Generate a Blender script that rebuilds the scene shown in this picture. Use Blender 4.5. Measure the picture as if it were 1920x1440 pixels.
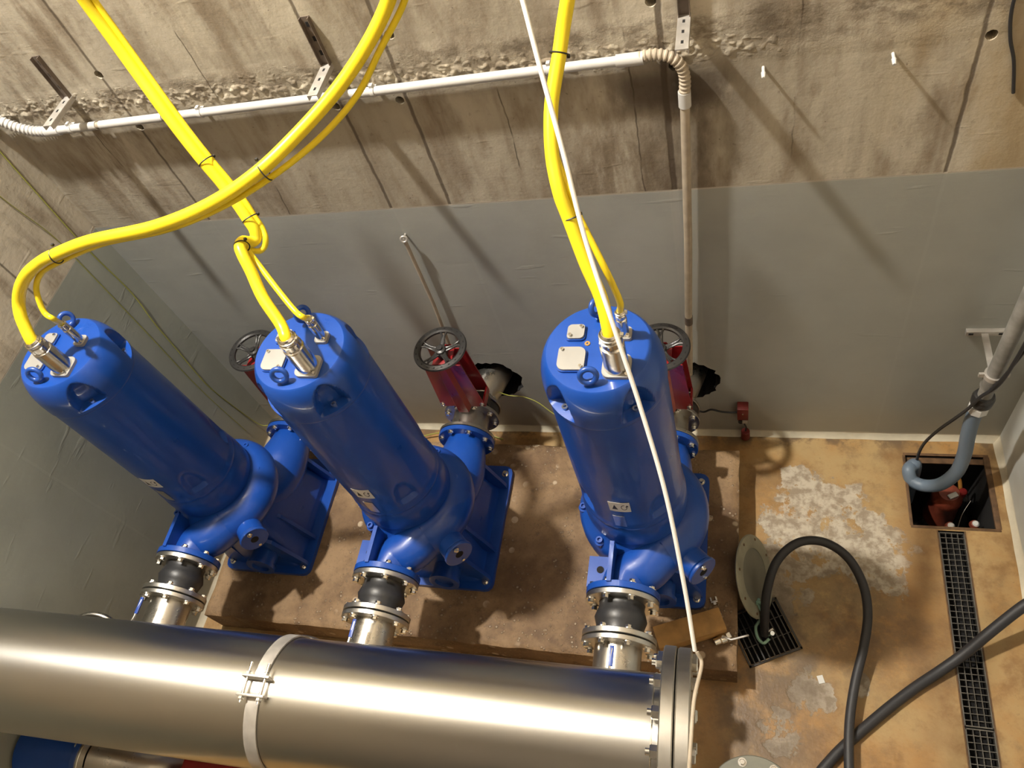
import bpy, bmesh, math, random
from mathutils import Vector, Matrix, noise
PI = math.pi
random.seed(7)
for o in list(bpy.data.objects): bpy.data.objects.remove(o)
S = bpy.context.scene
COL = S.collection

# ------------------------------------------------------------ camera
cam_d = bpy.data.cameras.new('camera'); cam = bpy.data.objects.new('camera', cam_d); COL.objects.link(cam)
cam_d.sensor_fit = 'HORIZONTAL'; cam_d.sensor_width = 36; cam_d.lens = 1460/1920*36; cam_d.clip_start = .02
rx = Vector((0.95776389, 0.16324395, -0.23672716)); ry = Vector((0.0054883, -0.83346651, -0.55254272)); rz = Vector((-0.28750341, 0.52790624, -0.79916005))
cm = Matrix((rx, -ry, -rz)).transposed().to_4x4(); cm.translation = Vector((0, -2.6075, 4.5))
cam.matrix_world = cm
S.camera = cam
# ------------------------------------------------------------ world, lamps, exposure
W = bpy.data.worlds.new('world'); S.world = W; W.use_nodes = True
W.node_tree.nodes['Background'].inputs[0].default_value = (.9, .85, .8, 1)
W.node_tree.nodes['Background'].inputs[1].default_value = .02
def lamp(name, kind, loc, power, color, size, rot=None):
    d = bpy.data.lights.new(name, kind); d.energy = power; d.color = color
    if kind == 'AREA':
        d.shape = 'RECTANGLE'; d.size, d.size_y = size
    else: d.shadow_soft_size = size
    o = bpy.data.objects.new(name, d); COL.objects.link(o); o.location = loc
    if rot: o.rotation_euler = rot
    return o
lamp('flood_lamp', 'POINT', (-2.85, -.82, 7.2), 2200, (1, .955, .87), .10)
lamp('fill_lamp', 'AREA', (1.0, -4.2, 7.3), 5, (1, .9, .78), (2.4, 2.4), (math.radians(28), 0, 0))  # added weak soft fill from above, no real fixture stands here
vs = S.view_settings; vs.view_transform = 'Standard'; vs.look = 'None'; vs.exposure = 0.0; vs.gamma = 1; vs.use_curve_mapping = False

# ------------------------------------------------------------ materials
def N(nt, t, **kw):
    n = nt.nodes.new(t)
    for k, v in kw.items():
        if k.startswith('i_'): n.inputs[int(k[2:]) if k[2:].isdigit() else k[2:]].default_value = v
        else: setattr(n, k, v)
    return n
def newmat(name):
    m = bpy.data.materials.new(name); m.use_nodes = True
    return m, m.node_tree, m.node_tree.nodes['Principled BSDF']
def simple(name, col, rough=.5, metal=0, coat=0, bump=0, bscale=60, var=0, vscale=8, spec=.5, aniso=0):
    m, nt, b = newmat(name)
    b.inputs['Base Color'].default_value = (*col, 1); b.inputs['Roughness'].default_value = rough
    b.inputs['Metallic'].default_value = metal; b.inputs['Coat Weight'].default_value = coat; b.inputs['Coat Roughness'].default_value = .05
    b.inputs['Specular IOR Level'].default_value = spec
    tc = N(nt, 'ShaderNodeTexCoord')
    if var:
        n = N(nt, 'ShaderNodeTexNoise'); n.inputs['Scale'].default_value = vscale; n.inputs['Detail'].default_value = 6
        nt.links.new(tc.outputs['Object'], n.inputs['Vector'])
        r = N(nt, 'ShaderNodeMapRange'); r.inputs[1].default_value = .3; r.inputs[2].default_value = .7; r.inputs[3].default_value = 1-var; r.inputs[4].default_value = 1+var
        nt.links.new(n.outputs[0], r.inputs[0])
        mx = N(nt, 'ShaderNodeVectorMath', operation='SCALE'); mx.inputs[0].default_value = col
        nt.links.new(r.outputs[0], mx.inputs['Scale']); nt.links.new(mx.outputs[0], b.inputs['Base Color'])
        rr = N(nt, 'ShaderNodeMapRange'); rr.inputs[1].default_value = .3; rr.inputs[2].default_value = .7; rr.inputs[3].default_value = max(.05, rough-.07); rr.inputs[4].default_value = rough+.1
        nt.links.new(n.outputs[0], rr.inputs[0]); nt.links.new(rr.outputs[0], b.inputs['Roughness'])
    if bump:
        n = N(nt, 'ShaderNodeTexNoise'); n.inputs['Scale'].default_value = bscale; n.inputs['Detail'].default_value = 4
        nt.links.new(tc.outputs['Object'], n.inputs['Vector'])
        bp = N(nt, 'ShaderNodeBump'); bp.inputs['Strength'].default_value = bump; bp.inputs['Distance'].default_value = .004
        nt.links.new(n.outputs[0], bp.inputs['Height']); nt.links.new(bp.outputs[0], b.inputs['Normal'])
    return m
class G:   # tiny expression builder on a node tree
    def __init__(s, nt): s.nt = nt; s.pos = N(nt, 'ShaderNodeNewGeometry').outputs['Position']; sp = N(nt, 'ShaderNodeSeparateXYZ'); nt.links.new(s.pos, sp.inputs[0]); s.x, s.y, s.z = sp.outputs
    def put(s, v, sock):
        if isinstance(v, (int, float)): sock.default_value = v
        elif isinstance(v, tuple): sock.default_value = (*v, 1) if len(sock.default_value) == 4 else v
        else: s.nt.links.new(v, sock)
    def m(s, op, a, b=0, clamp=False):
        n = N(s.nt, 'ShaderNodeMath', operation=op, use_clamp=clamp); s.put(a, n.inputs[0]); s.put(b, n.inputs[1]); return n.outputs[0]
    def noise(s, scale, detail=5, rough=.55, stretch=(1, 1, 1), off=0, dist=0):
        mp = N(s.nt, 'ShaderNodeMapping'); s.nt.links.new(s.pos, mp.inputs[0]); mp.inputs['Scale'].default_value = stretch; mp.inputs['Location'].default_value = (off, off*.7, off*1.3)
        n = N(s.nt, 'ShaderNodeTexNoise'); n.inputs['Scale'].default_value = scale; n.inputs['Detail'].default_value = detail; n.inputs['Roughness'].default_value = rough; n.inputs['Distortion'].default_value = dist
        s.nt.links.new(mp.outputs[0], n.inputs['Vector']); return n.outputs[0]
    def rng(s, v, a, b, c=0., d=1., smooth=True):
        n = N(s.nt, 'ShaderNodeMapRange', interpolation_type='SMOOTHSTEP' if smooth else 'LINEAR', clamp=True)
        for i, q in enumerate((v, a, b, c, d)): s.put(q, n.inputs[i])
        return n.outputs[0]
    def mix(s, f, a, b, mode='MIX'):
        n = N(s.nt, 'ShaderNodeMix', data_type='RGBA', blend_type=mode); s.put(f, n.inputs[0]); s.put(a, n.inputs[6]); s.put(b, n.inputs[7]); return n.outputs[2]
    def band(s, v, c, w, soft):   # 1 inside |v-c|<w
        d = s.m('ABSOLUTE', s.m('SUBTRACT', v, c)); return s.rng(d, w, w+soft, 1., 0.)
    def bump(s, h, strength=.5, dist=.01, prev=None):
        n = N(s.nt, 'ShaderNodeBump'); n.inputs['Strength'].default_value = strength; n.inputs['Distance'].default_value = dist
        s.put(h, n.inputs['Height'])
        if prev is not None: s.nt.links.new(prev, n.inputs['Normal'])
        return n.outputs[0]

def wall_mat(name, back=True, paint=(.36, .365, .335), white=False):
    m, nt, b = newmat(name); g = G(nt)
    big = g.noise(1.1, 6, .6, (1, 1, .45), 3); mid = g.noise(4.5, 8, .62, (1, 1, .3), 7); fine = g.noise(38, 6, .6, (1, 1, 1), 1); streak = g.noise(7, 7, .6, (1, 1, .1), 11)
    c = g.mix(g.rng(big, .35, .65), (.36, .315, .24), (.54, .485, .385))
    c = g.mix(g.m('MULTIPLY', g.rng(mid, .46, .68), .75), c, (.175, .125, .075))
    c = g.mix(g.m('MULTIPLY', g.rng(streak, .52, .72), .55), c, (.15, .105, .065))
    c = g.mix(g.m('MULTIPLY', g.rng(fine, .6, .75), .35), c, (.11, .08, .05))
    drk = g.m('MULTIPLY', g.rng(g.noise(1.7, 7, .68, (1, 1, .5), 71), .5, .66), g.rng(g.noise(11, 7, .7, (1, 1, .22), 77), .34, .6))
    c = g.mix(g.m('MULTIPLY', drk, .75), c, (.15, .105, .062))
    pale = g.m('MULTIPLY', g.rng(g.noise(9, 5, .6, (1, 1, .12), 83), .62, .72), g.rng(g.noise(2, 3, .5, (1, 1, 1), 87), .5, .6))
    c = g.mix(g.m('MULTIPLY', pale, .5), c, (.56, .49, .37))
    pock = g.rng(g.noise(55, 2, .5, (1, 1, 1), 91), .74, .78)
    c = g.mix(g.m('MULTIPLY', pock, .6), c, (.08, .055, .035))
    zz = g.m('ADD', g.z, g.m('MULTIPLY', g.m('SUBTRACT', mid, .5), .08))
    if back:
        wet = g.m('MULTIPLY', g.band(g.x, -.22, .05, .30), g.rng(g.noise(3.5, 7, .65, (1, 1, .35), 5), .30, .60))
        wet = g.m('MULTIPLY', wet, g.rng(g.z, 2.95, 2.5))
        c = g.mix(g.m('MULTIPLY', wet, .85), c, (.085, .058, .036))
        wet4 = g.m('MULTIPLY', g.m('MULTIPLY', g.band(g.x, -.28, .12, .22), g.band(g.z, 2.60, .03, .13)), g.rng(g.noise(6, 6, .65, (1, 1, .6), 61), .36, .56))
        c = g.mix(g.m('MULTIPLY', wet4, .85), c, (.06, .042, .028))
        wet_shade2 = g.m('MULTIPLY', g.band(g.x, -1.05, .12, .45), g.rng(g.noise(3.2, 7, .65, (1, 1, .4), 9), .42, .68))
        c = g.mix(g.m('MULTIPLY', wet_shade2, .75), c, (.15, .10, .06))
        wet3 = g.m('MULTIPLY', g.band(g.x, .12, .08, .16), g.rng(g.noise(3.6, 6, .6, (1, 1, .25), 19), .35, .6))
        c = g.mix(g.m('MULTIPLY', g.m('MULTIPLY', wet3, g.rng(g.z, 2.4, 2.9)), .75), c, (.09, .06, .032))
        och = g.m('MULTIPLY', g.rng(g.x, .35, .8), g.rng(g.noise(2.4, 6, .6, (1, 1, .4), 23), .38, .62))
        c = g.mix(g.m('MULTIPLY', och, .6), c, (.36, .25, .105))
        seams = [(-2.69, .002), (-1.647, .003), (-1.345, .004), (-.30, .008), (.755, .003)]
        lines = None
        for sx, w in seams:
            l = g.band(g.m('ADD', g.x, g.m('MULTIPLY', g.m('SUBTRACT', g.noise(14, 3, .5, (1, 1, 1), 2), .5), .012)), sx, w, .008)
            lines = l if lines is None else g.m('MAXIMUM', lines, l)
        crack = None
        for sx in (-.95, -.77, -.43, .17, -2.2, -2.95):
            l = g.band(g.m('ADD', g.x, g.m('MULTIPLY', g.m('SUBTRACT', g.noise(3, 4, .6, (1, 1, 1), 31), .5), .05)), sx, .0015, .003)
            crack = l if crack is None else g.m('MAXIMUM', crack, l)
        crack = g.m('MULTIPLY', crack, g.rng(g.noise(2.3, 3, .5, (1, 1, 1), 41), .48, .55))
    else:
        lines = g.m('MULTIPLY', g.band(g.m('ADD', g.y, g.m('MULTIPLY', g.m('SUBTRACT', g.noise(6, 3, .5), .5), .03)), -1.27, .004, .006), 1)
        crack = g.m('MULTIPLY', g.band(g.y, -.55, .003, .005), 1)
    upper = g.rng(g.z, 2.088, 2.092)
    c = g.mix(g.m('MULTIPLY', lines, .75), c, (.06, .04, .025)); c = g.mix(g.m('MULTIPLY', crack, .7), c, (.05, .035, .02))
    # dirt on the spalled pour joint
    jb = g.m('MULTIPLY', g.band(zz, 2.83, .03, .07), g.rng(g.noise(9, 8, .7, (1, 1, 1.6), 13), .42, .62))
    c = g.mix(g.m('MULTIPLY', jb, .7), c, (.11, .08, .05))
    pn = g.noise(1.6, 5, .6, (1, 1, 1), 17); brush = g.noise(22, 4, .6, (.25, .25, 1.6), 4)
    if white: pc = g.mix(g.rng(pn, .4, .65), (.52, .53, .50), (.44, .44, .40))
    else: pc = g.mix(g.rng(pn, .35, .7), paint, tuple(v*.84 for v in paint))
    if back:
        pc = g.mix(g.m('MULTIPLY', g.rng(g.z, .55, .02), .45), pc, (.33, .27, .17))
        pc = g.mix(g.m('MULTIPLY', g.rng(g.x, -.4, .6), .35), pc, (.30, .30, .245))
        col2 = g.m('MULTIPLY', g.band(g.x, -.27, .05, .01), 1)
        pc = g.mix(g.m('MULTIPLY', col2, .35), pc, (.42, .41, .37))
    pc = g.mix(g.m('MULTIPLY', lines, .10), pc, (.45, .44, .41))
    edge = g.band(g.z, 2.090, .003, .003)
    c2 = g.mix(upper, pc, c); c2 = g.mix(g.m('MULTIPLY', edge, .7), c2, (.55, .5, .42))
    foot = g.rng(g.m('ADD', g.z, g.m('MULTIPLY', g.m('SUBTRACT', mid, .5), .03)), .035, .05, 1., 0.)
    c2 = g.mix(g.m('MULTIPLY', foot, .8), c2, (.62, .57, .45))
    nt.links.new(c2, b.inputs['Base Color'])
    g.put(g.m('ADD', g.rng(upper, 0, 1, .38, .8), g.m('MULTIPLY', g.m('SUBTRACT', pn, .5), .15)), b.inputs['Roughness'])
    h1 = g.bump(g.m('MULTIPLY', fine, g.rng(upper, 0, 1, .25, 1)), .28, .006)
    hj = g.m('MULTIPLY', g.band(zz, 2.80, .07, .06), g.noise(26, 8, .7, (1, 1, 1.3), 29))
    h2 = g.bump(hj, .3, .02, h1)
    h3 = g.bump(g.m('SUBTRACT', g.m('MULTIPLY', brush, .35), g.m('MULTIPLY', lines, g.rng(upper, 0, 1, .1, .8))), .3, .006, h2)
    # trowel blisters in the paint
    bl = g.rng(g.noise(7, 2, .5, (.6, .6, 3), 51), .66, .74)
    h4 = g.bump(bl, .10, .008, h3)
    nt.links.new(h4, b.inputs['Normal'])
    b.inputs['Specular IOR Level'].default_value = .4
    return m

def floor_mat():
    m, nt, b = newmat('ochre_concrete'); g = G(nt)
    n1 = g.noise(1.8, 7, .65, (1, 1, 1), 2); n2 = g.noise(6, 8, .65, (1, 1, 1), 8); n3 = g.noise(45, 5, .6); n4 = g.noise(16, 6, .65, (1, 1, 1), 15)
    c = g.mix(g.rng(n1, .35, .65), (.33, .175, .055), (.36, .245, .105))
    c = g.mix(g.m('MULTIPLY', g.rng(n2, .46, .66), .72), c, (.19, .095, .03))
    c = g.mix(g.m('MULTIPLY', g.rng(g.noise(2.6, 8, .7, (1, 1, 1), 44), .5, .64), .5), c, (.15, .095, .045))
    # peeled, bare light patches
    def blob(cx, cy, rx_, ry_, soft=.5):
        dx = g.m('DIVIDE', g.m('SUBTRACT', g.x, cx), rx_); dy = g.m('DIVIDE', g.m('SUBTRACT', g.y, cy), ry_)
        d = g.m('SQRT', g.m('ADD', g.m('MULTIPLY', dx, dx), g.m('MULTIPLY', dy, dy)))
        return g.rng(d, 1.0+soft, 1.0-soft)
    area = None
    for q in ((.42, -.62, .40, .38), (.72, -.75, .22, .33), (.30, -.30, .10, .10), (.34, -1.56, .13, .15), (.58, -1.48, .06, .10), (.18, -1.76, .12, .13), (.2,-.95,.22,.25)):
        v = blob(*q); area = v if area is None else g.m('MAXIMUM', area, v)
    peel = g.rng(g.m('ADD', g.m('ADD', g.m('MULTIPLY', n2, .65), g.m('MULTIPLY', n4, .25)), g.m('MULTIPLY', area, .275)), .655, .69)
    pc = g.mix(g.rng(n4, .4, .62), (.46, .40, .31), (.25, .20, .14))
    c = g.mix(g.m('MULTIPLY', peel, .95), c, pc)
    # dark damp concrete beside the plinth, plus the right pump's round shadow painted in
    wet = g.m('MULTIPLY', blob(.12, -1.45, .30, .62, .35), g.rng(n2, .3, .55)); wet_shade2 = g.m('MULTIPLY', blob(.55, -1.2, .32, .30, .4), g.rng(n4, .35, .55))
    c = g.mix(g.m('MULTIPLY', g.m('MAXIMUM', wet, g.m('MULTIPLY', wet_shade2, .6)), .75), c, (.12, .082, .048))
    c = g.mix(g.m('MULTIPLY', g.m('MULTIPLY', g.band(g.x, .94, .04, .12), g.rng(g.noise(3, 5), .3, .55)), .55), c, (.19, .10, .035))
    c = g.mix(g.m('MULTIPLY', g.rng(g.y, -.14, -.02), g.rng(n2, .45, .6)), c, (.13, .085, .045))
    c = g.mix(g.m('MULTIPLY', g.rng(n3, .62, .75), .4), c, (.12, .08, .04))
    nt.links.new(c, b.inputs['Base Color'])
    g.put(g.rng(n1, .3, .7, .35, .62), b.inputs['Roughness'])
    nt.links.new(g.bump(g.m('ADD', g.m('MULTIPLY', n3, .5), g.m('MULTIPLY', peel, -.4)), .5, .008), b.inputs['Normal'])
    return m
def plinth_mat():
    m, nt, b = newmat('exposed_aggregate_concrete'); g = G(nt)
    n1 = g.noise(2.2, 7, .65, (1, 1, 1), 4); n2 = g.noise(9, 7, .65, (1, 1, 1), 9); n3 = g.noise(70, 4, .6)
    c = g.mix(g.rng(n1, .35, .65), (.13, .072, .032), (.27, .17, .085))
    c = g.mix(g.m('MULTIPLY', g.rng(n2, .5, .68), .5), c, (.07, .038, .02))
    v = N(nt, 'ShaderNodeTexVoronoi'); v.inputs['Scale'].default_value = 34; nt.links.new(g.pos, v.inputs['Vector'])
    st = g.m('MULTIPLY', g.rng(v.outputs['Distance'], .30, .18), g.rng(n2, .45, .6))
    c = g.mix(g.m('MULTIPLY', st, .55), c, (.46, .36, .25))
    v2 = N(nt, 'ShaderNodeTexVoronoi'); v2.inputs['Scale'].default_value = 9; nt.links.new(g.pos, v2.inputs['Vector'])
    st2 = g.m('MULTIPLY', g.rng(v2.outputs['Distance'], .22, .17), g.rng(g.noise(3, 3, .5, (1, 1, 1), 33), .52, .6))
    c = g.mix(g.m('MULTIPLY', st2, .7), c, (.55, .44, .31))
    c = g.mix(g.m('MULTIPLY', g.rng(n3, .55, .7), .4), c, (.08, .05, .03))
    nt.links.new(c, b.inputs['Base Color']); b.inputs['Roughness'].default_value = .7
    nt.links.new(g.bump(g.m('ADD', g.m('MULTIPLY', n3, .6), st), .8, .008), b.inputs['Normal'])
    return m
def steel_mat(name, col=(.52, .49, .44), rough=.3, brush=(1, 1, 1), aniso=0, scale=30, bstr=.04, rv=.2):
    m, nt, b = newmat(name); g = G(nt)
    n = g.noise(scale, 5, .6, brush, 3); n2 = g.noise(3, 5, .6, (1, 1, 1), 9)
    c = g.mix(g.rng(n2, .35, .7), col, tuple(v*(.8 if rv > .1 else .93) for v in col)); c = g.mix(g.m('MULTIPLY', g.rng(n, .5, .8), .3 if rv > .1 else 0.), c, tuple(v*.7 for v in col))
    nt.links.new(c, b.inputs['Base Color']); b.inputs['Metallic'].default_value = 1
    g.put(g.m('ADD', g.rng(n2, .3, .7, rough-.05, rough+.08), g.m('MULTIPLY', g.m('SUBTRACT', n, .5), rv)), b.inputs['Roughness'])
    nt.links.new(g.bump(n, bstr, .002), b.inputs['Normal'])
    return m
M = {}
M['wall_back'] = wall_mat('stained_concrete_and_grey_paint'); M['wall_side'] = wall_mat('concrete_and_grey_green_paint', False, (.30, .315, .275)); M['wall_right'] = wall_mat('pale_painted_wall', False, white=True)
M['floor'] = floor_mat(); M['plinth'] = plinth_mat()
M['dim'] = simple('dark_concrete', (.10, .085, .07), .9)
M['dark'] = simple('hole_shade_black', (.006, .005, .005), .9)  # near-black colour puts the shade into openings, channels and slots
M['blue'] = simple('blue_enamel', (.008, .058, .31), .34, coat=.30, bump=.05, bscale=90, var=.08, vscale=5, spec=.35)
M['blue_d'] = simple('blue_enamel_dark', (.010, .06, .30), .34, coat=.4, var=.08)
M['steel'] = steel_mat('stainless_pipe', (.50, .475, .43), .30)
_h = steel_mat
def header_mat():
    m = _h('brushed_stainless_header', (.60, .58, .54), .25, (.12, 1, 1), scale=26, bstr=.0, rv=.06); nt = m.node_tree; b = nt.nodes['Principled BSDF']
    for k in ('Normal', 'Roughness', 'Base Color'):
        for l in list(b.inputs[k].links): nt.links.remove(l)
    b.inputs['Base Color'].default_value = (.57, .56, .53, 1); b.inputs['Roughness'].default_value = .29
    c = nt.nodes.new('ShaderNodeCombineXYZ'); c.inputs[0].default_value = .9989; c.inputs[1].default_value = .021; c.inputs[2].default_value = -.0418
    nt.links.new(c.outputs[0], b.inputs['Tangent']); b.inputs['Anisotropic'].default_value = .7; return m
M['header'] = header_mat()
M['satin'] = steel_mat('satin_stainless_plate', (.62, .60, .56), .34)
M['bright'] = steel_mat('bright_stainless', (.72, .69, .64), .17, scale=60)
M['bolt'] = simple('zinc_bolt', (.75, .73, .68), .22, 1)
M['dull'] = steel_mat('dull_flange_steel', (.40, .375, .33), .42)
M['cover'] = simple('grey_enamel_plate', (.30, .29, .27), .45, .15, var=.04)
M['yellow'] = simple('yellow_rubber', (.80, .62, .020), .34, spec=.4, var=.05, vscale=6)
M['black'] = simple('black_rubber', (.018, .017, .018), .5, bump=.1)
M['rubber'] = simple('black_rubber_bellows', (.022, .022, .024), .42, bump=.15, bscale=40)
M['iron'] = simple('black_cast_iron', (.045, .043, .042), .33, .5, bump=.2, bscale=120)
M['red'] = simple('red_enamel', (.26, .010, .012), .32, coat=.4, var=.12)
M['red2'] = simple('dull_red_plastic', (.13, .012, .010), .45)
M['white'] = simple('white_plastic', (.60, .59, .56), .4)
M['rope'] = simple('white_plastic_cord', (.80, .78, .74), .5)
M['conduit'] = simple('white_conduit', (.50, .485, .46), .4, var=.06, vscale=14)
M['beige'] = simple('beige_conduit', (.37, .31, .235), .5, var=.14, vscale=20)
M['galv'] = simple('galvanised_strut', (.50, .47, .43), .42, .6, var=.12, vscale=20)
M['rusty'] = simple('weathered_strut', (.16, .125, .10), .6, .4, var=.3, vscale=25, bump=.3)
M['hose'] = simple('black_hose', (.022, .021, .023), .55, bump=.15, bscale=70)
M['greyhose'] = simple('blue_grey_hose', (.125, .165, .215), .45)
M['pvc'] = simple('grimy_grey_pipe', (.21, .20, .18), .45, var=.3, vscale=15, bump=.2)
M['wire'] = simple('green_yellow_wire', (.27, .27, .05), .5)
M['wood'] = simple('raw_timber', (.40, .22, .07), .7, var=.25, vscale=12, bump=.3)
M['green'] = simple('pale_green_cord', (.25, .42, .33), .8, bump=.3)
M['lid'] = simple('weathered_steel_lid', (.30, .285, .21), .55, .3, var=.2, vscale=10, bump=.2)
M['lidin'] = simple('lid_centre_grey', (.17, .165, .13), .55, .3, var=.2, vscale=10)
M['grate'] = simple('galvanised_grating', (.13, .12, .105), .5, .7, var=.25, vscale=20)
M['brown'] = simple('rusty_red_casing', (.20, .04, .02), .45, coat=.3, var=.3, vscale=14, bump=.4)
M['orange'] = simple('orange_handle', (.55, .27, .06), .5)
M['bluelever'] = simple('blue_lever_sleeve', (.02, .06, .30), .4)
M['brass'] = simple('brass_plug', (.62, .36, .12), .35, .8)
M['water'] = simple('black_sump_water', (.008, .007, .006), .08)
M['rustframe'] = simple('rusty_steel_frame', (.12, .065, .03), .65, .3, var=.35, vscale=30, bump=.4)

# ------------------------------------------------------------ mesh helpers
def obj(name, bm, mats, parent=None, loc=None, smooth=35):
    me = bpy.data.meshes.new(name); bmesh.ops.recalc_face_normals(bm, faces=bm.faces); bm.to_mesh(me); bm.free()
    for m in (mats if isinstance(mats, (list, tuple)) else [mats]): me.materials.append(m)
    if smooth:
        me.shade_smooth(); me.set_sharp_from_angle(angle=math.radians(smooth))
    o = bpy.data.objects.new(name, me); COL.objects.link(o)
    if parent: o.parent = parent
    if loc: o.location = loc
    return o
def tag(o, label=None, cat=None, group=None, kind=None):
    if label: o['label'] = label
    if cat: o['category'] = cat
    if group: o['group'] = group
    if kind: o['kind'] = kind
    return o
def thing(name, label, cat, loc, group=None, rz_=0):
    o = bpy.data.objects.new(name, None); COL.objects.link(o); o.location = loc; o.rotation_euler.z = rz_; o.empty_display_size = .1
    return tag(o, label, cat, group)
def copy_tree(o, parent=None):
    c = o.copy(); COL.objects.link(c); c.parent = parent
    for ch in [q for q in bpy.data.objects if q.parent == o]: copy_tree(ch, c)
    return c
def V(*a): return Vector(a)
def frame_to(p, axis, up=None):
    z = Vector(axis).normalized(); u = Vector(up) if up else (V(0, 0, 1) if abs(z.z) < .9 else V(1, 0, 0))
    x = u.cross(z).normalized(); y = z.cross(x)
    m = Matrix((x, y, z)).transposed().to_4x4(); m.translation = Vector(p); return m
def lathe(bm, prof, mat4, seg=48, mi=0, closed=False):
    rings = []
    for r, h in prof:
        if r < 1e-6: rings.append([bm.verts.new(mat4 @ V(0, 0, h))])
        else: rings.append([bm.verts.new(mat4 @ V(r*math.cos(2*PI*i/seg), r*math.sin(2*PI*i/seg), h)) for i in range(seg)])
    pairs = list(zip(rings[:-1], rings[1:]))
    if closed: pairs.append((rings[-1], rings[0]))
    for a, b in pairs:
        for i in range(seg):
            j = (i+1) % seg
            if len(a) == 1 and len(b) == 1: continue
            f = (a[0], b[i], b[j]) if len(a) == 1 else (a[i], a[j], b[0]) if len(b) == 1 else (a[i], a[j], b[j], b[i])
            bm.faces.new(f).material_index = mi
    return rings
def cyl(bm, p, q, r, r2=None, seg=32, mi=0, bev=0):
    p, q = Vector(p), Vector(q); L = (q-p).length; r2 = r if r2 is None else r2
    pr = [(0, 0), (r-bev, 0), (r, bev), (r2, L-bev), (r2-bev, L), (0, L)] if bev else [(0, 0), (r, 0), (r2, L), (0, L)]
    lathe(bm, pr, frame_to(p, q-p), seg, mi)
def ring(bm, p, axis, ro, ri, th, seg=48, mi=0, bev=.002):   # flange ring from p along axis
    lathe(bm, [(ri, 0), (ro-bev, 0), (ro, bev), (ro, th-bev), (ro-bev, th), (ri, th)], frame_to(p, axis), seg, mi, closed=True)
def hexp(bm, p, axis, r, h, rot=0, mi=0, n=6):
    m = frame_to(p, axis) @ Matrix.Rotation(rot, 4, 'Z')
    lathe(bm, [(0, 0), (r, 0), (r, h*.85), (r*.86, h), (0, h)], m, n, mi)
def smooth_path(pts, sub=8):
    pts = [Vector(p) for p in pts]; out = []
    P = [pts[0]*2-pts[1]] + pts + [pts[-1]*2-pts[-2]]
    for i in range(1, len(P)-2):
        a, b, c, d = P[i-1:i+3]
        for k in range(sub):
            t = k/sub
            out.append(.5*((2*b)+(c-a)*t+(2*a-5*b+4*c-d)*t*t+(3*b-a-3*c+d)*t**3))
    out.append(pts[-1]); return out
def tube(bm, pts, r, seg=16, mi=0, rf=None, caps=True):
    pts = [Vector(p) for p in pts]; n = len(pts); rings = []
    t0 = (pts[1]-pts[0]).normalized(); u = t0.orthogonal().normalized()
    for i, p in enumerate(pts):
        t = (pts[min(i+1, n-1)]-pts[max(i-1, 0)]).normalized()
        u = (u-t*u.dot(t)).normalized(); w = t.cross(u); rr = rf(i/(n-1)) if rf else r
        rings.append([bm.verts.new(p+(u*math.cos(2*PI*k/seg)+w*math.sin(2*PI*k/seg))*rr) for k in range(seg)])
    for a, b in zip(rings[:-1], rings[1:]):
        for k in range(seg): bm.faces.new((a[k], a[(k+1) % seg], b[(k+1) % seg], b[k])).material_index = mi
    if caps: bm.faces.new(rings[0][::-1]).material_index = mi; bm.faces.new(rings[-1]).material_index = mi
    return rings
def box(bm, c, s, mat4=None, mi=0, bev=0):
    m = (mat4 or Matrix()) @ Matrix.Translation(c) @ Matrix.Diagonal((*s, 1))
    r = bmesh.ops.create_cube(bm, size=1, matrix=m)
    fs = {f for v in r['verts'] for f in v.link_faces}
    for f in fs: f.material_index = mi
    if bev: bmesh.ops.bevel(bm, geom=[e for e in {e for v in r['verts'] for e in v.link_edges}], offset=bev, segments=2, affect='EDGES', profile=.6)
def prism(bm, poly, p, axis, th, up=None, mi=0):   # 2D polygon extruded th along axis from p
    m = frame_to(p, axis, up); n = len(poly)
    a = [bm.verts.new(m @ V(x, y, 0)) for x, y in poly]; b = [bm.verts.new(m @ V(x, y, th)) for x, y in poly]
    bm.faces.new(a[::-1]).material_index = mi; bm.faces.new(b).material_index = mi
    for i in range(n): bm.faces.new((a[i], a[(i+1) % n], b[(i+1) % n], b[i])).material_index = mi
def torus(bm, p, axis, R, r, seg=40, ss=12, mi=0, sx=1, up=None):
    m = frame_to(p, axis, up); vs_ = []
    for i in range(seg):
        a = 2*PI*i/seg
        vs_.append([bm.verts.new(m @ V((R+r*math.cos(2*PI*k/ss))*math.cos(a)*sx, (R+r*math.cos(2*PI*k/ss))*math.sin(a), r*math.sin(2*PI*k/ss))) for k in range(ss)])
    for i in range(seg):
        for k in range(ss): bm.faces.new((vs_[i][k], vs_[(i+1) % seg][k], vs_[(i+1) % seg][(k+1) % ss], vs_[i][(k+1) % ss])).material_index = mi
B = bmesh.new
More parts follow.
